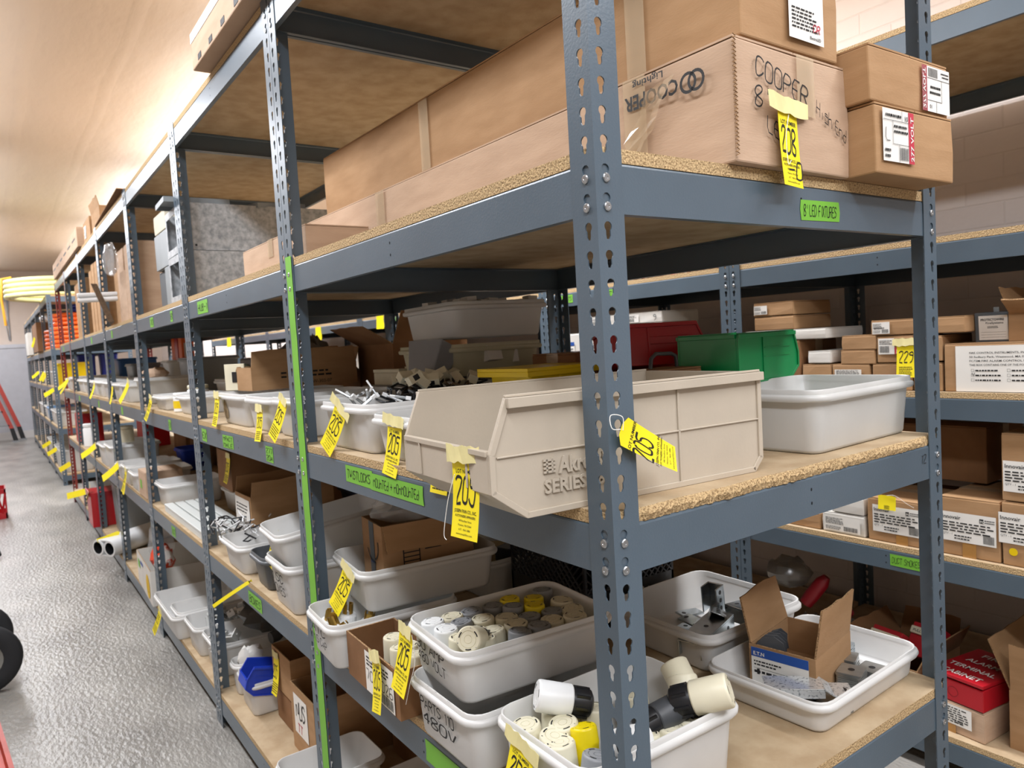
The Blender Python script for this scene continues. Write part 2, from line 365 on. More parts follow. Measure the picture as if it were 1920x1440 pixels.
def F(o, u, v, n, e=.0006):
    """frame on a flat face: origin o, axes u v, outward n"""
    o, u, v, n = Vector(o), Vector(u).normalized(), Vector(v).normalized(), Vector(n).normalized()
    def lay(lift=1): return lambda a, b: o+u*a+v*b+n*e*lift
    return lay
def place(t, x, y, z, rz=0): t.location = (x, y, z); t.rotation_euler.z = rad(rz); return t

# ---- plastic tub ----
def rr(w, d, r, z, n=4, cx=0, cy=0):
    out = []
    for qx, qy, a0 in ((1, 1, 0), (-1, 1, 90), (-1, -1, 180), (1, -1, 270)):
        for k in range(n+1):
            a = rad(a0+90*k/n); out.append((cx+qx*(w/2-r)+r*math.cos(a), cy+qy*(d/2-r)+r*math.sin(a), z))
    return out
_tub = {}
def tub_mesh(w, d, h, mt, taper=.03, r=.03, lip=.011, mark=None):
    k = (round(w, 3), round(d, 3), round(h, 3), mt.name, taper, mark)
    if k in _tub: return _tub[k]
    m = M(); tb = 2*lip; bw, bd = w-tb-taper, d-tb-taper; t = .0035; hb = min(.024, h*.3)
    def at(z): return (w-tb-taper*(1-z/h), d-tb-taper*(1-z/h))
    R_ = [rr(bw-.012, bd-.012, r*.7, 0), rr(bw-.003, bd-.003, r*.8, .0025), rr(*at(.008), r*.85, .008)]
    a = at(h-hb); R_ += [rr(*a, r, h-hb), rr(w-.004, d-.004, r+lip, h-hb+.001), rr(w, d, r+lip, h-hb+.005), rr(w, d, r+lip, h-hb+.010), rr(w-.003, d-.003, r+lip, h-hb+.013),
         rr(w-.012, d-.012, r+lip*.5, h-hb+.0145), rr(w-.012, d-.012, r+lip*.5, h-.0015), rr(w-.014, d-.014, r+lip*.5, h), rr(w-.018, d-.018, r+lip*.3, h), rr(w-.02, d-.02, r+lip*.3, h-.0015)]
    R_ += [rr(w-.021, d-.021, r, h-hb+.011), rr(a[0]-2*t, a[1]-2*t, r-t, h-hb), rr(bw-2*t, bd-2*t, r*.8-t, .012), rr(bw-2*t-.012, bd-2*t-.012, r*.7-t, .0045)]
    m.loft(R_, 0)
    if mark:      # pen writing on the short front face (-y side)
        fy = -d/2+lip+taper*.27; lay = F((-w*.32, fy-.001, h*.28), (1, 0, 0), (0, -taper*.5/h, 1), (0, -1, .1), .0014)()
        lines = mark.split('/')
        for i, s in enumerate(lines): strokes(m, s, 0, h*.26*(len(lines)-1-i), h*.19, lay, 1, .13, seed=i+3, W=w*.5)
    me = m.mesh('tub', [mt, INK]); me.polygons.foreach_set('use_smooth', [True]*len(me.polygons)); me.set_sharp_from_angle(angle=rad(50)); _tub[k] = me; return me
def tub(label, w, d, h, x, y, z, rz, mt=None, group=None, name='storage_tub', taper=.03, mark=None, tiltx=0, tilty=0, cat='tub'):
    """x, y centre of base; w along local x, d along local y"""
    o = link(name, tub_mesh(w, d, h, mt or TUBW, taper, mark=mark)); tag(o, label, cat, group); o.location = (x, y, z); o.rotation_euler = (rad(tiltx), rad(tilty), rad(rz)); return o
def atub(label, x0, x1, y0, y1, z, h, rz=0, mt=None, **k):      # tub whose short face looks at the aisle
    return tub(label, y1-y0, x1-x0, h, (x0+x1)/2, (y0+y1)/2, z+.0006, -90+rz, mt, **k)

# ---- cardboard boxes ----
def carton(label, w, d, h, x, y, z, rz, mt=None, tape=True, group=None, name='cardboard_box', tiltx=0, cat='box', seam='x', sag=.0009):
    """closed carton; local front faces -y; x, y centre of base"""
    mt = mt or KRAFT; t = thing(name, label, cat, (x, y, z+.0006), rz, group); t.rotation_euler.x = rad(tiltx)
    R = random.Random(label); m = M(); n = 5
    def ring(zz, g=0):
        return [(a*(w/2+g)+R.uniform(-1, 1)*sag, b*(d/2+g)+R.uniform(-1, 1)*sag, zz+R.uniform(-1, 0)*sag*.4) for a, b in ((-1, -1), (0, -1), (1, -1), (1, 0), (1, 1), (0, 1), (-1, 1), (-1, 0))]
    m.loft([ring(.001), ring(h*.5, sag*.8), ring(h)], 0)
    b = m.obj('carton_body', [mt], t, bevel=.003)
    fl = M()      # the two top flaps meet along the middle
    if seam == 'x': fl.box(-w/2+.001, w/2-.001, -d/2+.001, -.001, h+.0002, h+.0034); fl.box(-w/2+.001, w/2-.001, .001, d/2-.001, h+.0002, h+.0034)
    else: fl.box(-w/2+.001, -.001, -d/2+.001, d/2-.001, h+.0002, h+.0034); fl.box(.001, w/2-.001, -d/2+.001, d/2-.001, h+.0002, h+.0034)
    fl.obj('top_flap', [mt], t)
    if tape:
        tm = M(); q = .024
        if seam == 'x': tm.box(-w/2-.0022, w/2+.0022, -q, q, h+.0036, h+.0040); [tm.box(sx*(w/2+.0018+.0006)-.0004, sx*(w/2+.0018+.0006)+.0004, -q, q, h-.05, h+.004) for sx in (-1, 1)]
        else: tm.box(-q, q, -d/2-.0022, d/2+.0022, h+.0036, h+.0040); [tm.box(-q, q, sy*(d/2+.0024)-.0004, sy*(d/2+.0024)+.0004, h-.05, h+.004) for sy in (-1, 1)]
        tm.obj('packing_tape', [TAPEC], t)
    return t
def open_box(label, w, d, h, x, y, z, rz, mt=None, flaps='', fl=None, group=None, name='open_cardboard_box', tiltx=0, tilty=0, cat='box', edge=True):
    """open carton; flaps e.g. 'f-120 b20 l35 r90': degrees outward from upright"""
    mt = mt or KRAFT; t = thing(name, label, cat, (x, y, z+.0006), rz, group); t.rotation_euler.x = rad(tiltx); t.rotation_euler.y = rad(tilty); q = .004
    m = M(); m.box(-w/2, w/2, -d/2, d/2, 0, q)
    m.box(-w/2, w/2, -d/2, -d/2+q, q, h); m.box(-w/2, w/2, d/2-q, d/2, q, h); m.box(-w/2, -w/2+q, -d/2+q, d/2-q, q, h); m.box(w/2-q, w/2, -d/2+q, d/2-q, q, h)
    for k in range(1, 5): m.mi[6*k+1] = 1
    m.obj('box_walls', [mt, KRAFTE], t)
    R = random.Random(label)
    for s in flaps.split():
        side, a = s[0], rad(float(s[1:])); L_ = fl or min(w, d)*.45
        hw = (w if side in 'fb' else d)/2-.003; c, sn = math.cos(a), math.sin(a); n = 6
        # flap in its own plane: u across, v outward along flap
        nose = [R.uniform(-.004, .004) for _ in range(n+1)]
        pts = [(-hw, 0), (hw, 0)]+[(hw-.006-(2*hw-.012)*i/n, L_+nose[i]) for i in range(n+1)]
        def P3(u, v, off=0):
            o = v*sn+off*c; zz = h+v*c-off*sn
            if side == 'f': return (u, -d/2-o, zz)
            if side == 'b': return (-u, d/2+o, zz)
            if side == 'l': return (-w/2-o, -u, zz)
            return (w/2+o, u, zz)
        f = M(); A = [P3(u, v, -q) for u, v in pts]; B = [P3(u, v, 0) for u, v in pts]; k = len(pts)
        f.add(A+B, [tuple(range(k)), tuple(range(2*k-1, k-1, -1))]); f.add(A+B, [(i, k+i, k+(i+1) % k, (i+1) % k) for i in range(k)], 1)
        f.obj('flap', [mt, KRAFTE], t)
    return t
def sticker(parent, o, u, v, n, w, h, kind='lines', name='printed_label', title=None, extra=None, seed=1, mats=None, e=.0014):
    """paper label with print; o lower-left corner on the face"""
    lay = F(o, u, v, n, e); m = M(); rect(m, 0, 0, w, h, lay(1), 0); f = lay(1.5)
    if kind == 'lines': lines_block(m, w*.06, h*.08, w*.86, h*.84, 7, f, 1, seed)
    if kind == 'ship':
        lines_block(m, w*.05, h*.45, w*.5, h*.45, 5, f, 1, seed); barcode(m, w*.55, h*.08, w*.38, h*.3, f, 1, seed); lines_block(m, w*.05, h*.08, w*.42, h*.25, 3, f, 1, seed+1)
    if kind == 'bar': barcode(m, w*.08, h*.1, w*.6, h*.42, f, 1, seed); lines_block(m, w*.08, h*.6, w*.8, h*.3, 3, f, 1, seed)
    if title: text(m, title[0], *title[1], f, title[2] if len(title) > 2 else 1, w=title[3] if len(title) > 3 else None, bold=1)
    if extra: extra(m, f, lay)
    return m.obj(name, mats or [PAPER, INK, BLUEI, REDI], parent)

# ---- lot tags ----
def lot_tag(label, x, y, z, rz, num='205', tilt=0, lean=4, curl=25, L=.12, Wd=.06, detail=2, twist=0, string='', tape=True, flip=False, second=None, nogrp=None, mt=None, tapew=.085, lift=.004):
    """card hanging from its punched top edge at (x,y,z); front faces local -y"""
    t = thing('lot_tag', label, 'tag', (x, y, z), rz, nogrp or 'yellow auction lot tags'); t.rotation_euler.y = rad(tilt)
    n = 14; prof = [(0.0, 0.0)]
    for k in range(n):
        a = rad(lean+curl*(k+.5)/n); prof.append((prof[-1][0]-math.sin(a)*L/n, prof[-1][1]-math.cos(a)*L/n))
    def Fr(u, v, off=0):      # u across from centre, v down from the top
        s = max(0, min(1, v/L))*n; k = min(n-1, int(s)); g = s-k; a = rad(lean+curl*(k+.5)/n); tw = rad(twist)*v/L
        yy = prof[k][0]*(1-g)+prof[k+1][0]*g; zz = prof[k][1]*(1-g)+prof[k+1][1]*g
        p = Vector((u*math.cos(tw), yy-u*math.sin(tw), zz)); return p+Vector((0, -math.cos(a)*off, math.sin(a)*off*.5))
    m = M(); rows = []
    us = (-.5, -.25, 0, .25, .5)
    for k in range(n+1):
        v = L*k/n; c = .012 if k == 0 else 0
        rows.append([Fr(q*(Wd-2*c), v, 0) for q in us]+[Fr(q*(Wd-2*c), v, -.0004) for q in reversed(us)])
    m.loft(rows, 0)
    f1 = lambda a, b: Fr(a, L-b, .0004)      # b measured up from the lower edge
    s_ = L/.12
    if detail >= 1:
        strokes(m, num, -.025*s_, .049*s_, .038*s_, f1, 1, .12, slant=.2, jit=1.3, seed=len(label), W=.046*s_*(Wd/L)*2)
    if detail >= 2:
        text(m, 'LOT NUMBER', 0, .092*s_, .0085*s_, f1, 1, w=.044*s_, bold=1, center=True)
        for i, (s, hh, ww) in enumerate((('JOSEPH FINN CO., INC.', .0068, .05), ('AUCTIONEERS APPRAISERS', .0048, .046), ('188 Needham Street', .0042, .03), ('Newton, MA 02464', .0042, .03), ('617 - 964-1886', .0042, .026), ('www.josephfinn.com', .0042, .036))):
            text(m, s, 0, (.036-.0062*i)*s_, hh*s_, f1, 1, w=ww*s_, bold=1 if i < 2 else 0, center=True)
    elif detail == 1: lines_block(m, -.022*s_, .006*s_, .044*s_, .032*s_, 5, f1, 1, 3)
    if second: strokes(m, second, -.012*s_, .012*s_, .026*s_, f1, 1, .1, slant=.2, jit=1, seed=9)
    m.obj('card', [mt or YEL, INK], t, smooth=30)
    if tape:
        R = random.Random(label); q = M(); k = 8; top, bot = [], []
        for i in range(k+1):
            u = -tapew/2+tapew*i/k; top.append((u, -.002-R.uniform(0, .002)+.0005*(i % 2), .012+R.uniform(-.003, .003))); bot.append((u, -.003-R.uniform(0, .0025), -.013+R.uniform(-.003, .003)))
        q.add(top+bot, [(i, i+1, k+2+i, k+1+i) for i in range(k)]); o = q.obj('masking_tape', [MASK], t)
        so = o.modifiers.new('thickness', 'SOLIDIFY'); so.thickness = .0004
    if string:
        q = M(); pts = [tuple(map(float, p.split(','))) for p in string.split()]
        P = [Vector(p) for p in pts]; Q = []
        for i in range(len(P)-1):
            a, b, c, d = P[max(i-1, 0)], P[i], P[i+1], P[min(i+2, len(P)-1)]
            for k in range(6):
                s = k/6; Q.append(.5*((2*b)+(c-a)*s+(2*a-5*b+4*c-d)*s*s+(3*b-a-3*c+d)*s**3))
        Q.append(P[-1]); q.tube(Q, .0006, 5); q.obj('string', [STRING], t)
    return t
def green_label(beam, x, w, h=.035, txt='', z=-.045, seed=1, skew=0, y=-.0008):
    """strip of green tape on a beam, x from the beam's left end"""
    m = M(); lay = F((x, y+.0006, z), (1, 0, skew), (0, 0, 1), (0, -1, 0), .0006); R = random.Random(seed)
    pts = [(0, 0), (w, R.uniform(-.002, .002)), (w+R.uniform(-.003, .003), h*.5), (w, h), (0, h+R.uniform(-.002, .002)), (R.uniform(-.003, .003), h*.5)]
    f = lay(1); m.add([f(*p) for p in pts], [tuple(range(6))], 0); f = lay(2)
    if txt:
        for i, s in enumerate(txt.split('/')):
            n = len(txt.split('/')); strokes(m, s, w*.06, h*(.22 if n == 1 else .1+(n-1-i)*.45), h*(.52 if n == 1 else .32), f, 1, .1, seed=seed+i, W=w*.86)
    return m.obj('green_tape_label', [GREEN, INK], beam)

def hopper_bin(name, label, w, L, h, x, y, z, rz, mt, big=False, group=None, tiltx=0, tilty=0, brand=None, side=1):
    """open-fronted stacking bin, mouth at local -y"""
    t = thing(name, label, 'bin', (x, y, z+.0006), rz, group); t.rotation_euler.x = rad(tiltx); t.rotation_euler.y = rad(tilty)
    k = h/.17; f = -L/2; b = L/2; q = .004 if big else .003
    prof = [(f+.055*k, 0), (b-.02*k, 0), (b, .022*k), (b, h), (f+.03*k, h), (f, .095*k), (f, .04*k)]
    m = M(); ww = w/2
    for sx in (-1, 1):
        m.slab([(sx*ww, a, c) for a, c in prof], (-sx*q, 0, 0))
        e = sx*(ww+.0035)      # bottom and mouth beading along the outline
        band = prof+[prof[0]]
        for (a0, c0), (a1, c1) in zip(band, band[1:]):
            d = Vector((0, a1-a0, c1-c0)).normalized(); nn = Vector((0, -d.z, d.y))*(.009*k if big else .005)
            m.slab([(sx*ww, a0, c0), (sx*ww, a1, c1), (sx*ww, a1+nn.y, c1+nn.z), (sx*ww, a0+nn.y, c0+nn.z)], (sx*.0035, 0, 0))
        m.box(*sorted((sx*(ww-.002), sx*(ww+.011*k))), f+.03*k, b, h-.014*k, h)       # top flange
        m.box(*sorted((sx*(ww-.002), sx*(ww+.002))), f+.03*k, b, h, h+.004*k)
        if big:
            m.box(*sorted((sx*ww, sx*(ww+.003))), f+.012, b, h*.52, h*.535)
            m.box(*sorted((sx*ww, sx*(ww+.003))), b-.19, b-.186, .008, h-.01)
        else:
            for zz in (.5, .68): m.box(*sorted((sx*ww, sx*(ww+.002))), f+L*.15, b-L*.42, h*zz, h*zz+.0025)
            m.box(*sorted((sx*ww, sx*(ww+.003))), b-L*.4, b-L*.39, .01, h-.01)
    i = ww-q
    m.box(-i, i, f+.055*k, b-.02*k, 0, q); m.slab([(-i, b-.02*k, 0), (i, b-.02*k, 0), (i, b, .022*k), (-i, b, .022*k)], (0, -q, q*.5)); m.box(-i, i, b-q, b, .022*k, h)
    m.slab([(-i, f+.055*k, 0), (i, f+.055*k, 0), (i, f, .04*k), (-i, f, .04*k)], (0, q*.5, q)); m.box(-i, i, f, f+q, .04*k, .095*k)
    m.box(-i, i, f-.003, f+q+.002, .092*k, .1*k); m.box(-i, i, b-.002, b+.009*k, h-.014*k, h)
    if big:
        for u in (-.28, .28): m.box(u*w-.002, u*w+.002, f-.003, f, .042*k, .092*k)
        m.box(-i, i, f+.12, f+.124, .004, .06)
    m.obj('bin_shell', [mt], t, bevel=.0008)
    if brand:
        lay = F((ww+.0002, f+.085, h*.14), (0, 1, 0), (0, 0, 1), (1, 0, 0), .0012); e = M(); g = lay(1)
        text(e, "Akro'Bins", .026, .032, .032, g, 0, w=.105, bold=2.6); text(e, 'SERIES 1800', 0, .006, .026, g, 0, w=.131, bold=2.2)
        for q_ in range(4): rect(e, 0, .034+q_*.0055, .02, .003, g, 0)
        rect(e, .004, .034, .003, .02, g, 0); rect(e, .013, .034, .003, .02, g, 0)
        o = e.obj('embossed_lettering', [BEIGE], t); so = o.modifiers.new('thickness', 'SOLIDIFY'); so.thickness = .0022; so.offset = 1
    return t

AK = hopper_bin('stacking_bin', 'big beige open-fronted stacking bin overhanging the shelf corner', .285, .53, .168, .135, .205, LV[3], -94.5, BEIGE, big=True, brand=True)
# pens inside its mouth
for i, (a, c) in enumerate(((20, 'white pen-like tube sticking up in the mouth of the beige bin'), (-15, 'grey wire lead lying in the mouth of the beige bin'))):
    m = M(); m.tube([(-.03, 0, 0), (.03, .0, .012), (.085, .004, .02)], .0035 if i == 0 else .002, 8)
    o = m.obj('plastic_tube' if i == 0 else 'wire_lead', [WHITE if i == 0 else DGREY], smooth=40); tag(o, c, 'tube' if i == 0 else 'wire'); o.location = (-.07+.01*i, .12+.02*i, LV[3]+.075); o.rotation_euler = (0, rad(-8), rad(a))

# ---- level 4: LED fixture cartons ----
C = carton('long pale carton, lower of two, with handwriting over its taped end', .318, 1.80, .187, 0, 0, 0, 0, KRAFTL, tape=False, name='fixture_carton', cat='carton', seam='y', sag=.002)
place(C, .425, .888, LV[4]+.0005, .8)
def mk(m, f, lay): pass
m = M(); f = F((-.1625, -.9042, 0), (1, 0, 0), (0, 0, 1), (0, -1, 0), .0012)(1)
strokes(m, 'COOPER', .05, .135, .032, lambda a, b: f(a, b-.22*(a-.05)), 0, .09, seed=2, W=.14); strokes(m, 'High End', .215, .098, .024, lambda a, b: f(a, b-.45*(a-.215)), 0, .09, seed=3, W=.09)
m.obj('handwriting', [INK], C); m = M(); strokes(m, "8'", .045, .088, .032, f, 0, .09, seed=4, W=.035); strokes(m, 'LED', .075, .052, .026, lambda a, b: f(a, b-.3*(a-.075)), 0, .09, seed=5, W=.05)
m.obj('handwriting', [INK], C)
m = M(); f = F((-.1668, 0, 0), (0, -1, 0), (0, 0, 1), (-1, 0, 0), .0012)(1)
fl_ = lambda a, b: f(.80-a, .155-b)       # printed upside down
text(m, 'COOPER', .0, .0, .034, fl_, 0, w=.12, bold=2); text(m, 'Lighting', .03, -.022, .016, fl_, 0, w=.07, bold=1)
for k in range(20):
    for cx in (-.02, -.036):
        a0, a1 = 2*PI*k/20, 2*PI*(k+1)/20
        m.quad(*[fl_(cx+r*math.cos(a), .014+r*math.sin(a)) for r, a in ((.012, a0), (.012, a1), (.017, a1), (.017, a0))], 0)
m.obj('printed_logo', [INK], C); m = M(); lines_block(m, -.5, .02, .24, .035, 3, f, 0, 4); text(m, '8', -.22, .02, .05, f, 0, bold=2); rect(m, -.24, .015, .003, .07, f, 0)
m.obj('printed_text', [INK], C)
for yy, zz0, zz1 in ((-.70, .0, .187), (.28, .09, .187)): M().box(-.1652, -.1648, yy-.026, yy+.026, zz0+.002, zz1).obj('clear_tape_strip', [TAPEC], C)
M().box(.0, .05, -.9046, -.9042, .09, .187).obj('clear_tape_strip', [TAPEC], C)
# loose crumpled tape on the carton side
rt = M(); R = random.Random(5); g = 7; gr = [[(-.169-R.uniform(0, .012), -.80+.02*j+.014*i, .16-.018*i-.004*j) for j in range(4)] for i in range(g)]
rt.add([p for r in gr for p in r], [(i*4+j, i*4+j+1, i*4+j+5, i*4+j+4) for i in range(g-1) for j in range(3)]); rt.obj('loose_tape', [TAPEC], C)
fr = M()        # frayed corrugated edge at the front corner
for k in range(30): z_ = .008+k*.006; fr.tube([(-.1655, -.9032, z_), (-.159, -.9052, z_+.003), (-.1655, -.9050, z_+.006)], .0011, 4)
fr.obj('corrugated_edge', [KRAFTE], C)

E2 = carton('long brown carton on the pale one, small white printed label on its end', .265, 1.62, .185, 0, 0, 0, 0, KRAFT, tape=False, name='fixture_carton', cat='carton', seam='y', sag=.002)
place(E2, .422, .798, LV[4]+.1935, .8)
def el(m, f, lay):
    text(m, 'EL 3500', .012, .118, .010, f, 1, bold=1); text(m, 'L 5000', .012, .105, .010, f, 1, bold=1); strokes(m, 'R-3', .055, .112, .022, f, 1, .1, seed=3)
    lines_block(m, .008, .016, .075, .036, 6, f, 1, 5); text(m, 'ElectroLED', .058, .006, .007, f, 1, bold=1); strokes(m, 'CR', .068, .018, .013, f, 3, .16, seed=6)
    rect(m, .0, .125, .05, .02, lay(1.4), 4)
sticker(E2, (-.015, -.8148, .018), (1, 0, 0), (0, 0, 1), (0, -1, 0), .1, .145, '', extra=el, mats=[PAPER, INK, BLUEI, REDI, YELN])
for y_ in (-.62, .12): M().box(-.1382, -.1378, y_, y_+.045, .005, .18).obj('clear_tape_strip', [TAPEC], E2)

def volt(t, flip, seed):
    def ex(m, f, lay):
        rect(m, .083, 0, .018, .09, lay(1.4), 3); g = lay(2)
        gf = (lambda a, b: g(.092+.006-b, .004+a)) if not flip else (lambda a, b: g(.092-.006+b, .086-a))
        text(m, '277 VOLT', 0, 0, .0135, gf, 0, w=.078, bold=1.5)
        for (a, b, c, d) in ((0, .07, .083, .0008), (.03, .03, .0008, .04), (.03, .03, .053, .0008), (.05, .0, .0008, .03), (.06, .07, .0008, .02)): rect(m, a, b, c, d, g, 1)
        h_ = (lambda a, b: g(a, b)) if not flip else (lambda a, b: g(.083-a, .09-b))
        barcode(m, .052, .004, .028, .022, h_, 1, seed); lines_block(m, .034, .048, .045, .018, 2, h_, 1, seed); lines_block(m, .008, .074, .05, .01, 1, h_, 1, seed+1); lines_block(m, .004, .004, .022, .02, 2, h_, 1, seed+2); text(m, '10', .068, .073, .012, h_, 1, bold=1)
        strokes(m, 'L', .006, .035, .022, h_, 1, .06)
    return ex
V1 = carton('brown carton with upright red 277 VOLT label jutting past the shelf end', .268, .86, .118, 0, 0, 0, 0, KRAFT, tape=False, name='fixture_carton', cat='carton', seam='y', sag=.0014)
place(V1, .7415, .368, LV[4]+.0005, -1.5)
sticker(V1, (-.118, -.4335, .022), (1, 0, 0), (0, 0, 1), (0, -1, 0), .101, .09, '', extra=volt(V1, False, 3))
V2 = carton('brown carton with an upside-down red 277 VOLT label, stacked on the other', .272, .84, .094, 0, 0, 0, 0, KRAFT, tape=False, name='fixture_carton', cat='carton', seam='y', sag=.0014)
place(V2, .732, .362, LV[4]+.1228, -1)
# turned label: mirrored frame so the red band stands on its inner side
s2 = sticker(V2, (.132, -.4235, .004), (-1, 0, 0), (0, 0, 1), (0, -1, 0), .101, .082, '', extra=None)
m = M(); g = F((.132, -.4243, .004), (-1, 0, 0), (0, 0, 1), (0, -1, 0), .0006)
rect(m, .083, 0, .018, .082, g(1), 1); text(m, '277 VOLT', 0, 0, .0135, (lambda q: lambda a, b: q(.0985-b, .004+a))(lambda a, b: g(2)(a, b)), 2, w=.073, bold=1.5)
for k, (a, b, c, d) in enumerate(((0, .06, .083, .0008), (.03, .02, .0008, .04), (.03, .02, .053, .0008), (.05, .0, .0008, .02))): rect(m, a, b, c, d, g(2), 0)
barcode(m, .045, .063, .035, .016, g(2), 0, 4); lines_block(m, .035, .03, .04, .02, 2, g(2), 0, 8); lines_block(m, .004, .065, .03, .012, 2, g(2), 0, 9); text(m, '10', .066, .006, .01, g(2), 0)
m.obj('label_print', [INK, REDI, PAPER], s2)
# short pale carton standing behind them on the second unit
K1 = carton('pale kraft carton lying behind the taped post on the goods shelf', .60, .19, .098, 0, 0, 0, 0, KRAFTL, tape=True, seam='y'); place(K1, .25, 1.60+.0, LV[4]+.0005, -90)
K1.location.y = 1.54; K1.location.x = .158
m = M(); 

# ---- level 3 near goods ----
CT = tub('empty hazy clear tub with scuffed corner on the end of the middle shelf', .405, .285, .122, .738, .178, LV[3]+.0006, 2.5, TUBG, taper=.02)
K2 = carton('low kraft carton under the green bin', .34, .17, .112, .78, .425, LV[3]+.0005, 0, KRAFTD, tape=False)
GB = hopper_bin('stacking_bin', 'green open-fronted stacking bin sitting behind the empty clear tub', .155, .27, .112, .80, .395, LV[3]+.1175, 96, GREENP, tiltx=0)
RB = hopper_bin('stacking_bin', 'red open-fronted stacking bin tipped up beside the green one', .15, .25, .105, .74, .63, LV[3]+.150, 64, REDP, tiltx=0, tilty=10)
K3 = carton('plain brown carton behind the beige bin', .30, .18, .20, .70, .80, LV[3]+.0005, 0, KRAFTD, tape=True)
K3b = carton('small kraft carton propping up the red bin', .16, .10, .13, .76, .635, LV[3]+.0005, 0, KRAFTD, tape=False)
YB1 = thing('lidded_bin', 'yellow plastic bin with overhanging lid behind the beige bin', 'bin', (.425, .70, LV[3]+.0006), 4)
m = M(); m.loft([rr(.17, .13, .008, 0), rr(.19, .15, .008, .172)]); m.box(-.005, .005, -.078, -.07, .02, .17); m.obj('bin_body', [YELP], YB1, bevel=.001)
m = M(); m.box(-.118, .118, -.095, .095, .172, .180); m.box(-.118, .118, -.095, -.091, .160, .172); m.box(-.118, -.114, -.091, .095, .160, .172); m.box(.114, .118, -.091, .095, .160, .172); m.box(-.114, .114, .091, .095, .160, .172); m.obj('lid', [YELP], YB1, bevel=.001)
HD = M(); HD.tube([(0, 0, 0), (.004, 0, .022), (.02, 0, .032), (.07, 0, .030), (.085, 0, .024), (.088, 0, 0)], .0045, 8); o = HD.obj('grab_handle', [DGREY], smooth=50); tag(o, 'bent dark metal grab handle lying in front of the green bin', 'handle'); place(o, .50, .40, LV[3]+.166, 2)
HB = carton('low carton holding the grab handle behind the beige bin', .14, .10, .16, .55, .41, LV[3]+.0005, 0, KRAFTD, tape=False)

WT = atub('milky tub with peeling tape patch, brimming with cable ends, beside the taped post', .012, .42, .812, 1.12, LV[3], .118)
pt = M(); R = random.Random(4); f = F((-.06, -.1975+.0235, .022), (1, 0, 0), (0, -.12, 1), (0, -1, .1), .0012)(1)
pts = [(0, .005), (.02, 0), (.05, .008), (.078, -.006), (.08, .03), (.074, .06), (.04, .064), (.004, .06), (.006, .03)]; pt.add([f(*p) for p in pts], [tuple(range(9))]); pt.obj('peeling_tape_patch', [mat('aged_tape', 'cbbf98', .7, var=.25, vscale=90)], WT)
atub('milky tub with taped lot tag between the cable tub and the beige bin', .01, .28, .536, .810, LV[3], .100)
atub('milky tub half hidden by the beige bin', .02, .40, .375, .535, LV[3], .112)
BT2 = tub('long milky tub at the back carrying the tub stack', .32, .40, .134, .60, 1.17, LV[3]+.0006, 0, TUBW)
def tangle(label, x, y, z, w, d, h, n, mats, seed, r=.0035, name='cable_tangle', cat='cables', sub=False):
    R = random.Random(seed); t = thing(name, label, cat, (x, y, z)); t['kind'] = 'stuff'
    for ci, mt in enumerate(mats):
        m = M()
        for i in range(n//len(mats)):
            P = [Vector((R.uniform(-w/2, w/2), R.uniform(-d/2, d/2), R.uniform(0, h*.6)))]
            for k in range(6):
                q = P[-1]+Vector((R.uniform(-.5, .5)*.09, R.uniform(-.5, .5)*.09, R.uniform(-.5, .5)*.05)); q.x = max(-w/2, min(w/2, q.x)); q.y = max(-d/2, min(d/2, q.y)); lim = h*(1-.6*((2*q.x/w)**2+(2*q.y/d)**2)/2); q.z = max(0, min(lim, q.z)); P.append(q)
            m.tube(P, r, 6)
        m.obj('strands', [mt], t, smooth=60)
    return t
tangle('tangle of black and brown cable ends heaped above the milky tubs', .30, .97, LV[3]+.095, .26, .27, .07, 66, [BLK, mat('brown_cable', '5a4a36', .5), BLK], 3)
R = random.Random(12)
def lug(m, L=.03): m.tube([(0, 0, 0), (L, 0, 0)], .004, 8, 0); m.tube([(L, 0, 0), (L*1.5, 0, 0)], .003, 8, 1); m.box(-.014, 0, -.005, .005, -.004, .004, 1)
lm = M(); lug(lm); LUG = lm.mesh('cable_lug', [ZINC, WHITE])
for i in range(12):
    o = link('cable_lug', LUG); tag(o, 'small silver cable lug poking out of the cable tub', 'lug', 'cable lugs at the mouth of the cable tub'); o.location = (.06+R.uniform(0, .13), .87+R.uniform(0, .18), LV[3]+.118+R.uniform(0, .022)); o.rotation_euler = (R.uniform(0, 6), R.uniform(-1, 1), R.uniform(0, 6)); o.scale = (.9,)*3
cm = M(); cm.box(-.02, .02, -.012, .012, 0, .022); cm.box(-.008, .008, -.0125, -.0118, .004, .018, 1); CONN = cm.mesh('cable_connector', [CREAM, BLK])
for i in range(14):
    o = link('cable_connector', CONN, bevel=.001); tag(o, 'small cream connector block lying in the cable heap', 'connector', 'connector blocks in the cable heap'); o.location = (.20+R.uniform(0, .22), .85+R.uniform(0, .24), LV[3]+.142+R.uniform(0, .018)); o.rotation_euler = (R.uniform(-.8, .8), R.uniform(-.8, .8), R.uniform(0, 6))
SZ = LV[3]+.136
T1_ = tub('hazy tub of small white cartons, lower of the raised stack', .33, .40, .108, .56, 1.235, SZ, -4, TUBY, mark=None)
T2_ = tub('hazy tub full of small white cartons, upper of the raised stack', .335, .40, .105, .575, 1.22, SZ+.124, -6, TUBG)
sb = M(); sb.box(-.025, .025, -.02, .02, 0, .06); lines_block(sb, -.018, .01, .036, .04, 4, F((0, -.0202, 0), (1, 0, 0), (0, 0, 1), (0, -1, 0), .0002)(1), 1); SB = sb.mesh('small_carton', [WCARD, INK])
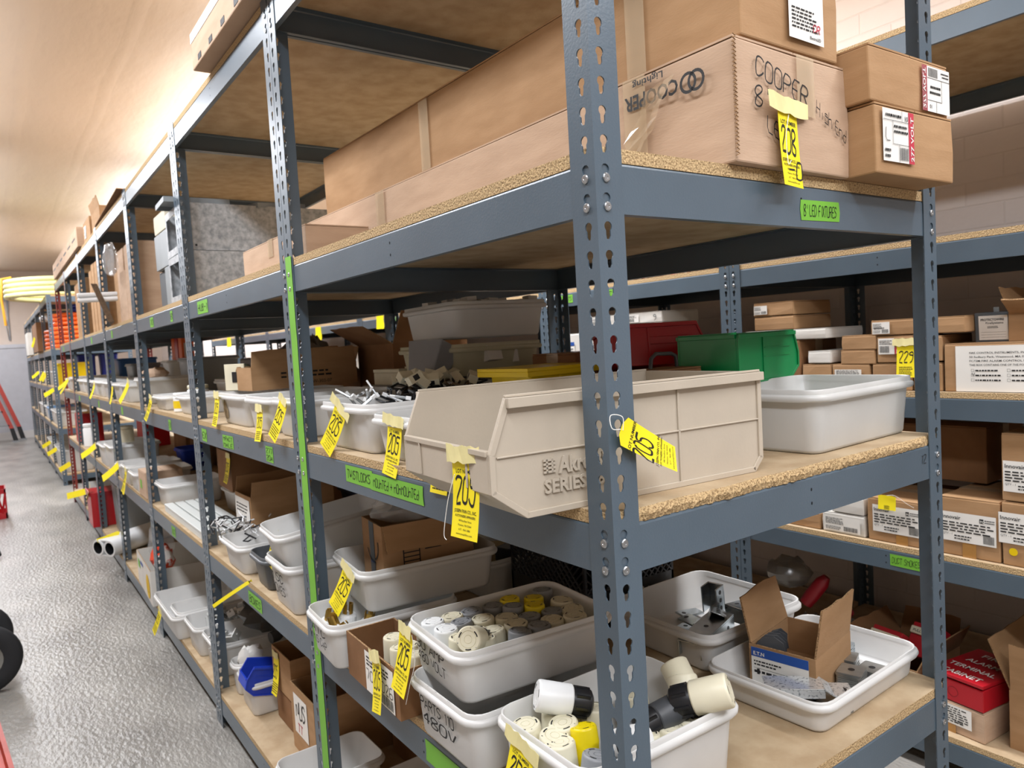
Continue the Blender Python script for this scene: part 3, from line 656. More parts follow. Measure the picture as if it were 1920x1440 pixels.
for i in range(8):
    for j in range(2):
        o = link('small_carton', SB, bevel=.001); tag(o, 'small white carton standing in the upper raised tub', 'carton', 'white cartons in the upper raised tub'); o.location = (.45+i*.036, 1.09+j*.17, SZ+.124+.055+R.uniform(-.01, .012)); o.rotation_euler = (R.uniform(-.12, .12), R.uniform(-.12, .12), R.uniform(-.2, .2)); o.scale = (.65, .9, 1)
for i in range(7):
    o = link('small_carton', SB, bevel=.001); tag(o, 'small white carton lying across the lower raised tub', 'carton', 'white cartons in the lower raised tub'); o.location = (.46+(i % 4)*.062, 1.10+(i//4)*.14, SZ+.065); o.rotation_euler = (rad(80+R.uniform(-9, 9)), 0, R.uniform(0, 3)); o.scale = (1.1, 1.1, 1)
# grey and cream blocks behind the cable tub
for (x, y, w_, d_, h_, z_, rz, mt, nm, lb) in ((.50, 1.66, .05, .16, .055, .115, 8, CREAM, 'junction_box', 'small cream junction box behind the cable tub, end-on'), (.60, 1.60, .09, .12, .06, .115, 4, CREAM, 'junction_box', 'larger cream junction box behind the cable tub')):
    t = thing(nm, lb, 'box', (x, y, LV[3]+z_), rz); M().box(-w_/2, w_/2, -d_/2, d_/2, 0, h_-.012).obj('box_body', [mt], t, bevel=.002); M().box(-w_/2-.001, w_/2+.001, -d_/2-.001, d_/2+.001, h_-.0115, h_).obj('cover', [mt], t, bevel=.001)
SUPP = tub('milky tub under the cream junction boxes behind the cable tub', .30, .30, .113, .56, 1.62, LV[3]+.0006, 0, TUBW)
t = thing('cable_duct_cover', 'tilted smooth grey duct cover leaning by the tub stack', 'cover', (.335, 1.12, LV[3]+.135), 14); t.rotation_euler.y = rad(24)
M().loft([rr(.05, .09, .006, 0), rr(.085, .14, .006, .12)]).obj('cover_shell', [GREYP], t, bevel=.001)
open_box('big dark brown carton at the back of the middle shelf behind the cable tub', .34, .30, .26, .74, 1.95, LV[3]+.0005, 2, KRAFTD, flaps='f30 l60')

# ---- lot tags, level 3 and 4 near ----
lot_tag('yellow lot tag 208 taped over the handwriting on the long pale carton', .402, -.020, LV[4]+.098, 6, '208', lean=2, curl=5, L=.13, tilt=2, tapew=.125, second='/0', string='0,-.003,-.012 -.015,-.006,-.05 -.018,-.01,-.095 -.012,-.012,-.09')
lot_tag('yellow lot tag 205 taped under the mouth of the beige bin', -.137, .150, LV[3]+.090, -84, '205', lean=-2, curl=14, tapew=.075, string='-.02,-.004,-.03 -.04,-.004,-.07 -.055,-.004,-.12 -.05,-.004,-.13')
lot_tag('yellow lot tag 205 on the milky tub beside the beige bin', .012, .668, LV[3]+.094, -88, '205', lean=-2, curl=18, tilt=7, tapew=.09)
lot_tag('yellow lot tag 205 swinging from the cable tub rim toward the taped post', .014, .955, LV[3]+.110, -86, '205', tilt=33, lean=0, curl=16, L=.13, tapew=.10)
lot_tag('yellow lot tag half hidden behind the beige bin', .012, .475, LV[3]+.085, -88, '205', lean=2, curl=10, tapew=.05, detail=1)
tt = lot_tag('yellow lot tag tied by string to the corner post, swinging sideways', .012, -.012, LV[3]+.118, 2, '205', tilt=-62, lean=-4, curl=12, L=.118, Wd=.04, tape=False, twist=-25, string='0,0,0 -.004,.004,.012 .012,.008,.018 .016,.0,.004 0,0,-.004')
# ---- green labels on near beams ----
UA0, UA1, UA2 = UA[0][1], UA[1][1], UA[2][1]
green_label(UA0[3]['end'], .460, .115, .036, "8' LED FIXTURES", z=-.057, seed=2)
green_label(UA0[2]['aisle'], .300, .150, .040, 'TWISTLOCKS', z=-.046, seed=3); green_label(UA0[2]['aisle'], .440, .245, .038, 'mounted + nonmounted', z=-.048, seed=4, y=-.0014)
green_label(UA0[1]['aisle'], .62, .23, .045, '', z=-.058, seed=5)
m = M(); lay = F((.0, -.0006, .30), (1, 0, 0), (0, 0, 1), (0, -1, 0), .0005)(1)
m = M(); strokes(m, '12', 0, 0, .018, F((.845, -.0006, -.034), (1, 0, 0), (0, 0, 1), (0, -1, 0), .0006)(1), 0, .08); m.obj('pen_mark', [INK], UA0[2]['end'])
# long strip of green tape down the post between units one and two
zt = 1.79; m = M(); R = random.Random(2); n = 40
pl = [(-.0016, 1.231-.046+R.uniform(-.0015, .0015), zt*k/n) for k in range(n+1)]; pr_ = [(-.0016-R.uniform(0, .001), 1.231-.0015+R.uniform(-.001, .001), zt*k/n) for k in range(n+1)]
m.add(pl+pr_, [(k, k+1, n+2+k, n+1+k) for k in range(n)]); m.obj('green_tape_strip', [GREEN], UA[0][0])

# ================= level 2, first unit =================
def plug_mesh(col, h=.09, r=.0245, face=3, base=True, dark=BLK):
    m = M(); z0 = .034 if base else 0
    m.lathe([(r-.0015, z0), (r, z0+.002), (r, h-.004), (r-.0008, h-.0015), (r-.0025, h), (r-.0085, h), (r-.0088, h-.0012), (r-.0095, h-.0012), (r-.0098, h), (r-.0165, h), (r-.0168, h-.001), (r-.0175, h-.001), (r-.0178, h), (.001, h)], 26, 0, cap0=not base)
    n = 5
    for k in range(face):      # curved blade slots
        a0 = 2*PI*k/face+.3
        for rr_ in ((r-.0075, r-.0052),):
            vs = []; 
            for i in range(n+1):
                a = a0+.62*i/n; vs += [(rr_[0]*math.cos(a), rr_[0]*math.sin(a), h+.0003), (rr_[1]*math.cos(a), rr_[1]*math.sin(a), h+.0003)]
            m.add(vs, [(2*i, 2*i+1, 2*i+3, 2*i+2) for i in range(n)], 1)
        for i in range(2): a = a0+1.1; x, y = (r-.0035)*math.cos(a), (r-.0035)*math.sin(a); m.add([(x+.0011*math.cos(t), y+.0011*math.sin(t), h+.0003) for t in [PI/4*j for j in range(8)]], [tuple(range(8))], 2)
    return m.mesh('plug_face', [col, BLK, ZINC])
def base_mesh(h=.034, r=.0225):
    m = M(); m.lathe([(r*.62, 0), (r*.9, .004), (r, .012), (r, h-.003), (r-.001, h+.0005)], 20, 0)
    for k in range(8): a = 2*PI*k/8; m.box(r*math.cos(a)-.002, r*math.cos(a)+.002, r*math.sin(a)-.002, r*math.sin(a)+.002, .008, h-.004)
    return m.mesh('plug_base', [BLK])
PF = {'cream': plug_mesh(CREAM), 'grey': plug_mesh(GREYP, r=.0235), 'yellow': plug_mesh(YELN, r=.022, h=.094), 'white': plug_mesh(WHITE), 'dark': plug_mesh(DGREY, r=.0235)}
PB = base_mesh()
for k, me in PF.items(): me.polygons.foreach_set('use_smooth', [True]*len(me.polygons)); me.set_sharp_from_angle(angle=rad(35))
PB.polygons.foreach_set('use_smooth', [True]*len(PB.polygons)); PB.set_sharp_from_angle(angle=rad(40))
proto_plug = {}
def plug(kind, label, x, y, z, rx=0, ry=0, rz=0, group=None, s=1):
    if kind not in proto_plug:
        t = thing('twistlock_connector', label, 'connector', (0, 0, 0)); link('face_body', PF[kind], t); link('rear_shell', PB, t); proto_plug[kind] = t
    else: t = copy_tree(proto_plug[kind])
    t['label'] = label; t['group'] = group or ''; t.location = (x, y, z); t.rotation_euler = (rad(rx), rad(ry), rad(rz)); t.scale = (s, s, s)
    if not group: del t['group']
    return t
def keep_in(x, y, cx, cy, rz, w, d, r=.0265):      # hold a round thing inside a tub's walls
    a = rad(rz); u = (x-cx)*math.cos(a)+(y-cy)*math.sin(a); v = -(x-cx)*math.sin(a)+(y-cy)*math.cos(a)
    u = max(-w/2+.024+r, min(w/2-.024-r, u)); v = max(-d/2+.024+r, min(d/2-.024-r, v))
    return cx+u*math.cos(a)-v*math.sin(a), cy+u*math.sin(a)+v*math.cos(a)
def spread(P, cx, cy, rz, w, d, gap=.0475):
    Q = [list(keep_in(p[1], p[2], cx, cy, rz, w, d)) for p in P]
    for _ in range(60):
        for i in range(len(Q)):
            for j in range(i):
                dx, dy = Q[i][0]-Q[j][0], Q[i][1]-Q[j][1]; l = math.hypot(dx, dy) or 1e-6
                if l < gap:
                    s = (gap-l)/2/l; Q[i][0] += dx*s; Q[i][1] += dy*s; Q[j][0] -= dx*s; Q[j][1] -= dy*s
        Q = [list(keep_in(a, b, cx, cy, rz, w, d)) for a, b in Q]
    return [(p[0], a, b) for p, (a, b) in zip(P, Q)]
# lower and upper plug tubs
tub('scuffed milky tub with pen notes, under the tub of twist-lock connectors', .265, .37, .122, .147, .472, LV[2]+.0006, -91, TUBW, mark='SINGLE CAT/PARTS 110/480V', taper=.02)
UPZ = LV[2]+.1155
tub('milky tub marked 30 AMP 480 VOLT, full of upright twist-lock connectors', .262, .37, .106, .160, .500, UPZ, -95, TUBW, mark='30 AMP/480 VOLT', taper=.02)
UP = [('white', .016, .604), ('cream', .062, .610), ('white', .016, .548), ('grey', .068, .552), ('cream', .070, .500), ('cream', .018, .492), ('grey', .118, .596), ('cream', .128, .545), ('cream', .058, .448),
      ('cream', .104, .462), ('grey', .118, .402), ('cream', .152, .445), ('cream', .152, .496), ('grey', .178, .548), ('yellow', .222, .572), ('yellow', .262, .548), ('yellow', .232, .520), ('grey', .165, .600), ('grey', .200, .478), ('cream', .205, .425), ('grey', .248, .468), ('cream', .292, .500), ('cream', .288, .445), ('cream', .250, .405), ('grey', .290, .580), ('grey', .168, .396)]
UP = spread(UP, .160, .500, -95, .262, .37)
ORD = ['first', 'second', 'third', 'fourth', 'fifth', 'sixth', 'seventh']
def rank(P, x, y, per=5):
    s = sorted(P, key=lambda p: p[1]); i = [p[1:] for p in s].index((x, y)); r = i//per; row = sorted(s[r*per:r*per+per], key=lambda p: p[2]); j = [p[1:] for p in row].index((x, y))
    return f'{ORD[r]} rank from aisle, {ORD[j]} from near wall'
R = random.Random(21); nm_ = {'cream': 'cream-faced', 'grey': 'grey-faced', 'yellow': 'yellow-faced', 'white': 'bright white-faced'}
seen_k = {}
for k, x, y in UP:
    lab = {'cream': 'cream-faced twist-lock connector standing in the upper connector tub', 'grey': 'grey-faced twist-lock connector standing in the upper connector tub', 'yellow': 'yellow-faced twist-lock connector at the back of the upper connector tub', 'white': 'bright white-faced connector at the aisle end of the upper connector tub'}[k]
    plug(k, f'{nm_[k]} connector, {rank(UP, x, y)}, upper connector tub', x, y, UPZ+.006+R.uniform(0, .006), R.uniform(-4, 4), R.uniform(-4, 4), R.uniform(0, 360), group=nm_[k]+' connectors in the upper tub')
plug('cream', 'cream connector toppled across others in the upper connector tub', .075, .475, UPZ+.082, 68, 0, -50)
# front tub
FZ = LV[2]+.0006
tub('milky tub of jumbled connectors right behind the corner post', .36, .262, .148, .158, .184, FZ, -1, TUBW, taper=.024)
FP = [('cream', -.002+.02, .258), ('cream', .062, .262), ('cream', .112, .266), ('cream', .030, .212), ('cream', .080, .208), ('cream', .034, .160), ('cream', .130, .222), ('yellow', .072, .152), ('grey', .072, .108), ('grey', .040, .106),
      ('grey', .205, .160), ('cream', .226, .102), ('grey', .178, .098), ('cream', .180, .052), ('grey', .300, .092), ('cream', .128, .062), ('cream', .245, .205), ('cream', .27, .15)]
FP = spread([(k, x, y+.012) for k, x, y in FP], .158, .184, -1, .36, .262)
for i, (k, x, y) in enumerate(FP):
    lab = {'cream': 'cream-faced twist-lock connector standing in the tub behind the corner post', 'grey': 'grey-faced twist-lock connector in the tub behind the corner post', 'yellow': 'yellow-faced connector in the tub behind the corner post'}[k]
    plug(k, f'{nm_[k]} connector, {rank(FP, x, y)}, corner tub', x, y, FZ+.036+R.uniform(-.006, .008), R.uniform(-10, 10), R.uniform(-10, 10), R.uniform(0, 360), group=None if k == 'yellow' else nm_[k]+' connectors in the corner tub', s=1.05)
plug('cream', 'black-backed cream connector lying on top of the corner tub pile', .222, .122, FZ+.150, 72, 0, 38, s=1.15)
plug('cream', 'cream connector leaning against the wall side of the corner tub', .300, .130, FZ+.098, -38, 30, 20, s=1.1)
plug('white', 'white connector with black back lying at the far side of the corner tub', .135, .225, FZ+.140, 75, 0, -120, s=1.1)
plug('cream', 'cream connector leaning in the middle of the corner tub', .255, .10, FZ+.088, -30, 18, 0, s=1.1)
CA = thing('cable_clamp_plug', 'white plug body with black cable clamp lying in the corner tub', 'plug', (.085, .118, FZ+.132), 25); CA.rotation_euler.x = rad(70)
m = M(); m.lathe([(.012, 0), (.021, .006), (.024, .02), (.024, .05), (.020, .062)], 24); m.obj('plug_body', [WHITE], CA, smooth=40)
m = M(); m.lathe([(.0245, .018), (.0255, .02), (.0255, .03), (.0245, .032)], 24); m.box(-.006, .006, -.028, -.02, .0, .05); m.box(-.012, .012, -.03, -.02, .008, .016); m.obj('cable_clamp', [BLK], CA, smooth=40)
plug('dark', 'dark ribbed metal-clad connector lying behind the corner post', .150, .130, FZ+.128, 80, 0, 80, s=1.05)
# row by the taped post: plug box, brass tub, tub with open carton
PB_ = open_box('small torn carton of four cream connectors, barcode label reading 70-0026', .30, .13, .105, .036, .775, LV[2], -92, KRAFTD, flaps='', sag=0) if False else open_box('small torn carton of four cream connectors, barcode label reading 70-0026', .295, .125, .105, .036, .788, LV[2], -92, KRAFTD)
m = M()
def ex26(m, f, lay):
    strokes(m, '70-0026', .004, .030, .024, f, 1, .07, seed=4, W=.145); barcode(m, .085, .004, .065, .022, f, 1, 5); lines_block(m, .01, .062, .12, .024, 3, f, 1, 2)
sticker(PB_, (-.03, -.0635, .004), (1, 0, 0), (0, 0, 1), (0, -1, 0), .155, .094, '', extra=ex26)
for i, (x, y) in enumerate(((.035, .685), (.045, .745), (.020, .735), (.040, .81))):
    plug('cream', 'cream-faced connector standing in the torn carton', x, y, LV[2]+.024, R.uniform(-4, 4), R.uniform(-4, 4), R.uniform(0, 300), group='connectors in the torn carton')
tub('milky tub of brass-pronged plugs hanging over the shelf edge by the taped post', .225, .36, .116, .125, 1.045, LV[2]+.0006, -94, TUBW, mark='ATC/MIS CAP', taper=.02)
def prong_mesh():
    m = M(); m.lathe([(.022, 0), (.024, .004), (.024, .03), (.02, .036)], 20, 1)
    for k in range(4):
        a0 = PI/2*k; vs = []
        for zz in (.036, .062):
            for r_ in (.0115, .0135):
                for i in range(4): a = a0+.35*i-.5; vs.append((r_*math.cos(a), r_*math.sin(a), zz))
        m.add(vs, [(0,1,9,8), (1,2,10,9), (2,3,11,10), (4,5,13,12), (5,6,14,13), (6,7,15,14), (8,9,13,12), (9,10,14,13), (10,11,15,14), (0,8,12,4), (3,7,15,11)], 0)
    return m.mesh('pronged_plug', [BRASS, WHITE])
PR = prong_mesh()
for i, (x, y, z, a, b) in enumerate(((-.01, 1.10, .05, 12, 10), (.005, 1.045, .045, -20, 8), (.035, 1.075, .06, 5, -5), (.03, 1.005, .04, 8, 30), (.07, 1.03, .045, -14, 8))):
    o = link('pronged_plug', PR); tag(o, 'white plug with four brass prongs pointing up, in the hanging tub', 'plug', 'brass-pronged plugs in the hanging tub'); o.location = (x, y, LV[2]+z); o.rotation_euler = (rad(a), rad(b), i)
AZ = LV[2]+.1135
tub('tall hazy tub holding a brown shipping carton, stacked by the taped post', .285, .40, .112, .245, 1.075, AZ, -96, TUBG, taper=.03)
AB = open_box('brown shipping carton with black tape and two up arrows, standing in the hazy tub', .16, .26, .200, .255, 1.07, AZ+.0055, -96, KRAFT, flaps='r172')
m = M(); f = F((.0805, -.13, .055), (0, 1, 0), (0, 0, 1), (1, 0, 0), .0009)(1)
rect(m, .055, .02, .003, .115, f, 0); rect(m, .1, .02, .003, .115, f, 0); rect(m, .055, .132, .048, .003, f, 0)
for k in range(9): rect(m, .058, .03+k*.0115, .042, .0028, f, 0)
for ax in (.128, .152):
    rect(m, ax-.0015, .075, .003, .04, f, 0); m.add([f(ax-.009, .112), f(ax+.009, .112), f(ax, .132)], [(0, 1, 2)], 0)
rect(m, .117, .066, .047, .003, f, 0); m.obj('printed_marks', [INK], AB)
m = M(); m.box(-.018, .018, -.1312, -.1306, .0, .20); m.obj('black_tape', [mat('black_tape', '1b232c', .35)], AB)
m = M(); f = F((-.0, -.1312, .055), (1, 0, 0), (0, 0, 1), (0, -1, 0), .0008)(1)
for (a0, a1, rr_, cx, cz) in ((200, 290, .05, .01, .085), (-70, 20, .042, .01, .085)):
    vs = []
    for i in range(9):
        a = rad(a0+(a1-a0)*i/8); vs += [f(cx+rr_*math.cos(a), cz+rr_*math.sin(a)), f(cx+(rr_-.005)*math.cos(a), cz+(rr_-.005)*math.sin(a))]
    m.add(vs, [(2*i, 2*i+1, 2*i+3, 2*i+2) for i in range(8)], 0)
text(m, 'prime', -.012, .035, .012, f, 1, w=.026, bold=1); m.obj('arrow_print', [INK, BLUEI], AB)
def blob(name, label, cat, x, y, z, sx, sy, sz, mt, seed, group=None, n=14, amp=.25, kind=None):
    """crumpled film bag"""
    R = random.Random(seed); m = M(); rings = []; lobes = [(R.uniform(0, 6.3), R.uniform(2, 6), R.uniform(.4, 1)) for _ in range(7)]
    for k in range(1, 9):
        ph = PI*k/9; ring = []
        for i in range(n):
            a = 2*PI*i/n; d = 1+amp*sum(w*math.sin(q*a+p+ph*3) for p, q, w in lobes)/4+R.uniform(-.13, .13); ring.append((sx*math.sin(ph)*math.cos(a)*d, sy*math.sin(ph)*math.sin(a)*d, sz*(1-math.cos(ph))/2*2*(1+R.uniform(-.12, .12))))
        rings.append(ring)
    m.loft(rings); o = m.obj(name, [mt], smooth=24); tag(o, label, cat, group, kind); o.location = (x, y, z); return o
blob('film_bag', 'clear film bag puffed up in the shipping carton', 'bag', .245, 1.06, AZ+.190, .115, .072, .045, FILM, 5)
tub('very large hazy tub in shadow behind the taped post', .30, .34, .26, .66, 1.52, LV[2]+.0006, -86, TUBG, taper=.05)
# back row of level 2
CR_ = thing('milk_crate', 'black lattice milk crate with white script, behind the corner post', 'crate', (.70, .865, LV[2]+.0006), 0)
m = M(); w_, d_, h_ = .33, .33, .275
for sgn in (-1, 1):
    for ax in (0, 1):
        for k in range(15):
            for dr in (-1, 1):
                u0 = -.16+.32*k/14; 
                for j in range(1):
                    a, b = (u0, .105), (u0+dr*.15, .255)
                    if b[0] > .16: t_ = (.16-a[0])/(b[0]-a[0]); b = (.16, a[1]+(b[1]-a[1])*t_)
                    if b[0] < -.16: t_ = (-.16-a[0])/(b[0]-a[0]); b = (-.16, a[1]+(b[1]-a[1])*t_)
                    P0 = (a[0], sgn*.163, a[1]) if ax == 0 else (sgn*.163, a[0], a[1]); P1 = (b[0], sgn*.163, b[1]) if ax == 0 else (sgn*.163, b[0], b[1]); m.tube([P0, P1], .0028, 4)
m.obj('lattice_walls', [BLK], CR_)
m = M()
for (a, b) in ((0, .105), (.255, .275)):
    m.box(-.165, .165, -.165, -.16, a, b); m.box(-.165, .165, .16, .165, a, b); m.box(-.165, -.16, -.16, .16, a, b); m.box(.16, .165, -.16, .16, a, b)
m.box(-.16, .16, -.16, .16, 0, .005)
for sx in (-1, 1):
    for sy in (-1, 1): m.box(sx*.165-.008*(sx > 0), sx*.165+.008*(sx < 0), sy*.165-.008*(sy > 0), sy*.165+.008*(sy < 0), 0, .275)
m.obj('crate_frame', [BLK], CR_)
m = M(); f = F((-.155, -.1652, .03), (1, 0, 0), (0, 0, 1), (0, -1, 0), .001)(1); strokes(m, 'AlauiZ', .0, .0, .055, f, 0, .13, slant=.3, jit=2, seed=8, W=.27); m.obj('painted_script', [PAPER], CR_)
tub('hazy grey tub in the shadow between the shipping carton and the milk crate', .26, .30, .13, .62, 1.19, LV[2]+.0006, -90, TUBG, taper=.03)
t = thing('switch_box', 'small black switch box on papers in the shadowed grey tub', 'box', (.60, 1.12, LV[2]+.105), 15); m = M(); m.box(-.045, .045, -.03, .03, 0, .045); m.obj('box_body', [BLK], t, bevel=.004); m = M(); m.box(-.02, .02, -.032, -.03, .01, .035); m.obj('toggle_plate', [DGREY], t)
m = M(); m.slab([(-.10, 0, -.085), (.08, 0, -.085), (.10, 0, .02), (-.07, 0, .05)], (0, .002, 0)); o = m.obj('paper_sheet', [mat('yellowed_paper', 'd9caa5', .8)]); tag(o, 'yellowed sheet of card standing up in the shadowed grey tub', 'paper'); o.location = (.60, 1.19, LV[2]+.11); o.rotation_euler = (rad(-12), 0, rad(-8))
# tub of steel brackets
BZ = LV[2]+.0006
tub('milky tub of zinc brackets behind the tray', .375, .345, .094, .762, .505, BZ, 0, TUBW, taper=.026)
ZB = mat('bright_zinc_plate', 'c3ccd2', .22, .95, var=.15, vscale=30)
def channel(label, x, y, z, rx, ry, rz, L_=.13, w_=.04, s=.04, group=None):
    m = M(); q = .004
    m.box(-L_/2, L_/2, -w_/2, w_/2, s-q, s); m.box(-L_/2, L_/2, -w_/2, -w_/2+q, 0, s-q); m.box(-L_/2, L_/2, w_/2-q, w_/2, 0, s-q)
    for u in (-.3, 0, .3): m.add([(u*L_+.006*math.cos(a), .006*math.sin(a), s+.0004) for a in [PI/5*i for i in range(10)]], [tuple(range(10))], 1); m.add([(u*L_+.006*math.cos(a), -w_/2-.0004, s*.45+.006*math.sin(a)) for a in [PI/5*i for i in range(10)]], [tuple(range(10))], 1)
    o = m.obj('zinc_channel_bracket', [ZB, BLK], bevel=.0012); tag(o, label, 'bracket', group); o.location = (x, y, z); o.rotation_euler = (rad(rx), rad(ry), rad(rz)); return o
channel('long zinc channel bracket along the near side of the bracket tub', .675, .425, BZ+.032, 0, -4, 14, .18, .06)
channel('zinc channel bracket standing on end at the back of the bracket tub', .80, .52, BZ+.075, 0, 84, 10, .07, .045)
channel('zinc channel bracket tipped over in the middle of the bracket tub', .735, .455, BZ+.045, 20, 10, 40, .07, .04)
channel('zinc channel bracket flat against the right wall of the bracket tub', .845, .44, BZ+.03, 0, 4, 80, .10, .05)
for i in range(6):
    m = M(); m.box(-.035, .035, -.018, .018, 0, .005); m.add([(.02+.006*math.cos(a), .006*math.sin(a), .0054) for a in [PI/5*k for k in range(10)]], [tuple(range(10))], 1); o = m.obj('zinc_flat_plate', [ZB, BLK], bevel=.001)
    tag(o, 'small flat zinc plate lying low in the bracket tub', 'plate', 'flat plates in the bracket tub'); o.location = (.72+R.uniform(-.05, .12), .50+R.uniform(-.07, .1), BZ+.012+i*.007); o.rotation_euler = (R.uniform(-.2, .2), R.uniform(-.2, .2), R.uniform(0, 3))
# tray
TZ = LV[2]+.0006
tub('shallow milky tray at the shelf end holding a small labelled carton', .41, .285, .066, .732, .182, TZ, 2, TUBW, taper=.016)
EB = open_box('small open kraft carton with a blue and white label, in the tray', .145, .19, .082, .735, .215, TZ+.008, -80, KRAFT, flaps='l14 r8', fl=.10, tiltx=0)
def exe(m, f, lay):
    rect(m, 0, .056, .125, .02, lay(1.4), 2); text(m, 'E.T.N', .005, .060, .011, lay(2), 0, bold=2); lines_block(m, .006, .036, .06, .014, 2, f, 1, 4); barcode(m, .03, .004, .06, .012, f, 1, 3); rect(m, .005, .031, .11, .0006, f, 1); lines_block(m, .006, .018, .1, .012, 1, f, 1, 6); rect(m, .012, .018, .006, .012, f, 1)
sticker(EB, (-.064, -.1008, .004), (1, 0, 0), (0, 0, 1), (0, -1, 0), .125, .076, '', extra=exe)
for i in range(5):
    m = M(); m.slab([(-.03, 0, -.02), (.03, 0, -.02), (.03, 0, .012), (.012, 0, .028), (-.012, 0, .028), (-.03, 0, .012)], (0, .003, 0)); o = m.obj('beam_clamp_plate', [DGREY], bevel=.0008); tag(o, 'dark grey clamp plate standing in the small blue-labelled carton', 'plate', 'clamp plates in the blue-labelled carton'); o.location = (.655+.012*i, .235+.004*i, TZ+.078); o.rotation_euler = (rad(-12+4*i), rad(9*(i % 3)-9), rad(-60+12*i))
spm = M(); q = .0035; spm.loft([rr(.052, .05, .004, 0, 2), rr(.052, .05, .004, q, 2)]); spm.add([(.007*math.cos(a), .007*math.sin(a), q+.0003) for a in [PI/6*k for k in range(12)]], [tuple(range(12))], 1)
SP = spm.mesh('square_washer', [mat('brushed_zinc', 'b4b6b4', .35, .85, var=.1, vscale=60), BLK]); spm2 = M(); spm2.loft([rr(.052, .05, .004, 0, 2), rr(.052, .05, .004, q, 2)]); spm2.add([(.007*math.cos(a), .007*math.sin(a), q+.0003) for a in [PI/6*k for k in range(12)]], [tuple(range(12))], 1)
SP2 = spm2.mesh('square_washer', [ZB, BLK])
for (x, y, n, rz, lb, me) in ((.770, .118, 8, 12, 'square washer in the tallest stack at the front of the tray', SP), (.825, .165, 8, 18, 'square washer in the middle stack of the tray', SP), (.872, .205, 8, 10, 'bright square washer in the back stack of the tray', SP2), (.835, .110, 5, 8, 'square washer in the low stack by the tray edge', SP)):
    for k in range(n):
        o = link('square_washer', me); tag(o, lb, 'washer', lb.replace('square washer in', 'washers of').replace('bright square washer', 'bright washers')); o.location = (x+R.uniform(-.001, .001), y+R.uniform(-.001, .001), TZ+.006+k*.0041); o.rotation_euler.z = rad(rz+R.uniform(-4, 4))
m = M(); m.loft([rr(.11, .07, .01, 0), rr(.11, .07, .01, .003)]); m.add([(.02+.008*math.cos(a), .008*math.sin(a), .0034) for a in [PI/6*k for k in range(12)]], [tuple(range(12))], 1); o = m.obj('grey_flat_plate', [mat('dull_zinc', '8d8f8c', .45, .7), BLK]); tag(o, 'dull flat steel plate lying on the tray floor', 'plate'); o.location = (.69, .105, TZ+.007); o.rotation_euler.z = rad(25)
m = M(); wd = .052      # joggled galvanised strap
pr_ = [(-.085, .030), (.028, .026), (.046, .012), (.085, .010)]
for (a, b), (c, d) in zip(pr_, pr_[1:]): m.slab([(a, -wd/2, b), (c, -wd/2, d), (c, wd/2, d), (a, wd/2, b)], (0, 0, .004))
m.slab([(-.085, -wd/2, .030), (.028, -wd/2, .026), (.028, -wd/2, .010), (-.080, -wd/2, .012)], (0, .003, 0)); m.slab([(-.085, wd/2, .030), (.028, wd/2, .026), (.028, wd/2, .010), (-.080, wd/2, .012)], (0, -.003, 0))
m.add([(.066+.009*math.cos(a), .009*math.sin(a), .0148) for a in [PI/6*k for k in range(12)]], [tuple(range(12))], 1)
o = m.obj('galvanised_strap_bracket', [mat('spangled_zinc', 'e2e5e6', .28, .7, col2='9aa0a4', vscale=160, contrast=(.35, .45)), BLK], bevel=.001); tag(o, 'bright spangled strap bracket lying across the front of the tray', 'bracket'); o.location = (.632, .132, TZ+.020); o.rotation_euler = (rad(4), rad(-2), rad(-44))
# tags on level 2
lot_tag('yellow lot tag 205 on the rim of the hazy tub with the shipping carton', .038, 1.04, AZ+.104, -88, '205', tilt=26, lean=4, curl=18, L=.125, tapew=.08)
lot_tag('yellow lot tag 205 hanging on the torn connector carton', -.034, .745, LV[2]+.110, -96, '205', tilt=-14, lean=2, curl=12, L=.118, tapew=.075)
lot_tag('yellow lot tag 205 on the tub marked 30 AMP 480 VOLT', -.034, .585, UPZ+.100, -92, '205', tilt=4, lean=4, curl=14, L=.13, tapew=.055, string='.03,-.002,.0 .04,-.002,-.05 .03,-.01,-.10 .012,-.012,-.15')
lot_tag('yellow lot tag on the tub right behind the corner post', -.028, .205, FZ+.138, -90, '205', tilt=12, lean=4, curl=10, tapew=.09)

# ================= second unit and beyond, aisle side =================
def abox(label, x0, x1, y0, y1, z, h, mt=None, rz=0, **k): return carton(label, y1-y0, x1-x0, h, (x0+x1)/2, (y0+y1)/2, z, -90+rz, mt, **k)
def aopen(label, x0, x1, y0, y1, z, h, mt=None, rz=0, **k): return open_box(label, y1-y0, x1-x0, h, (x0+x1)/2, (y0+y1)/2, z, -90+rz, mt, **k)
L1, L2, L3, L4, L5 = LV[1], LV[2], LV[3], LV[4], LV[5]
GRYB = mat('grey_bin_plastic', '83898d', .4); BLUB = mat('navy_bin_plastic', '1f4e86', .4); DRK = mat('dark_machine_paint', '2c2623', .5, var=.3)
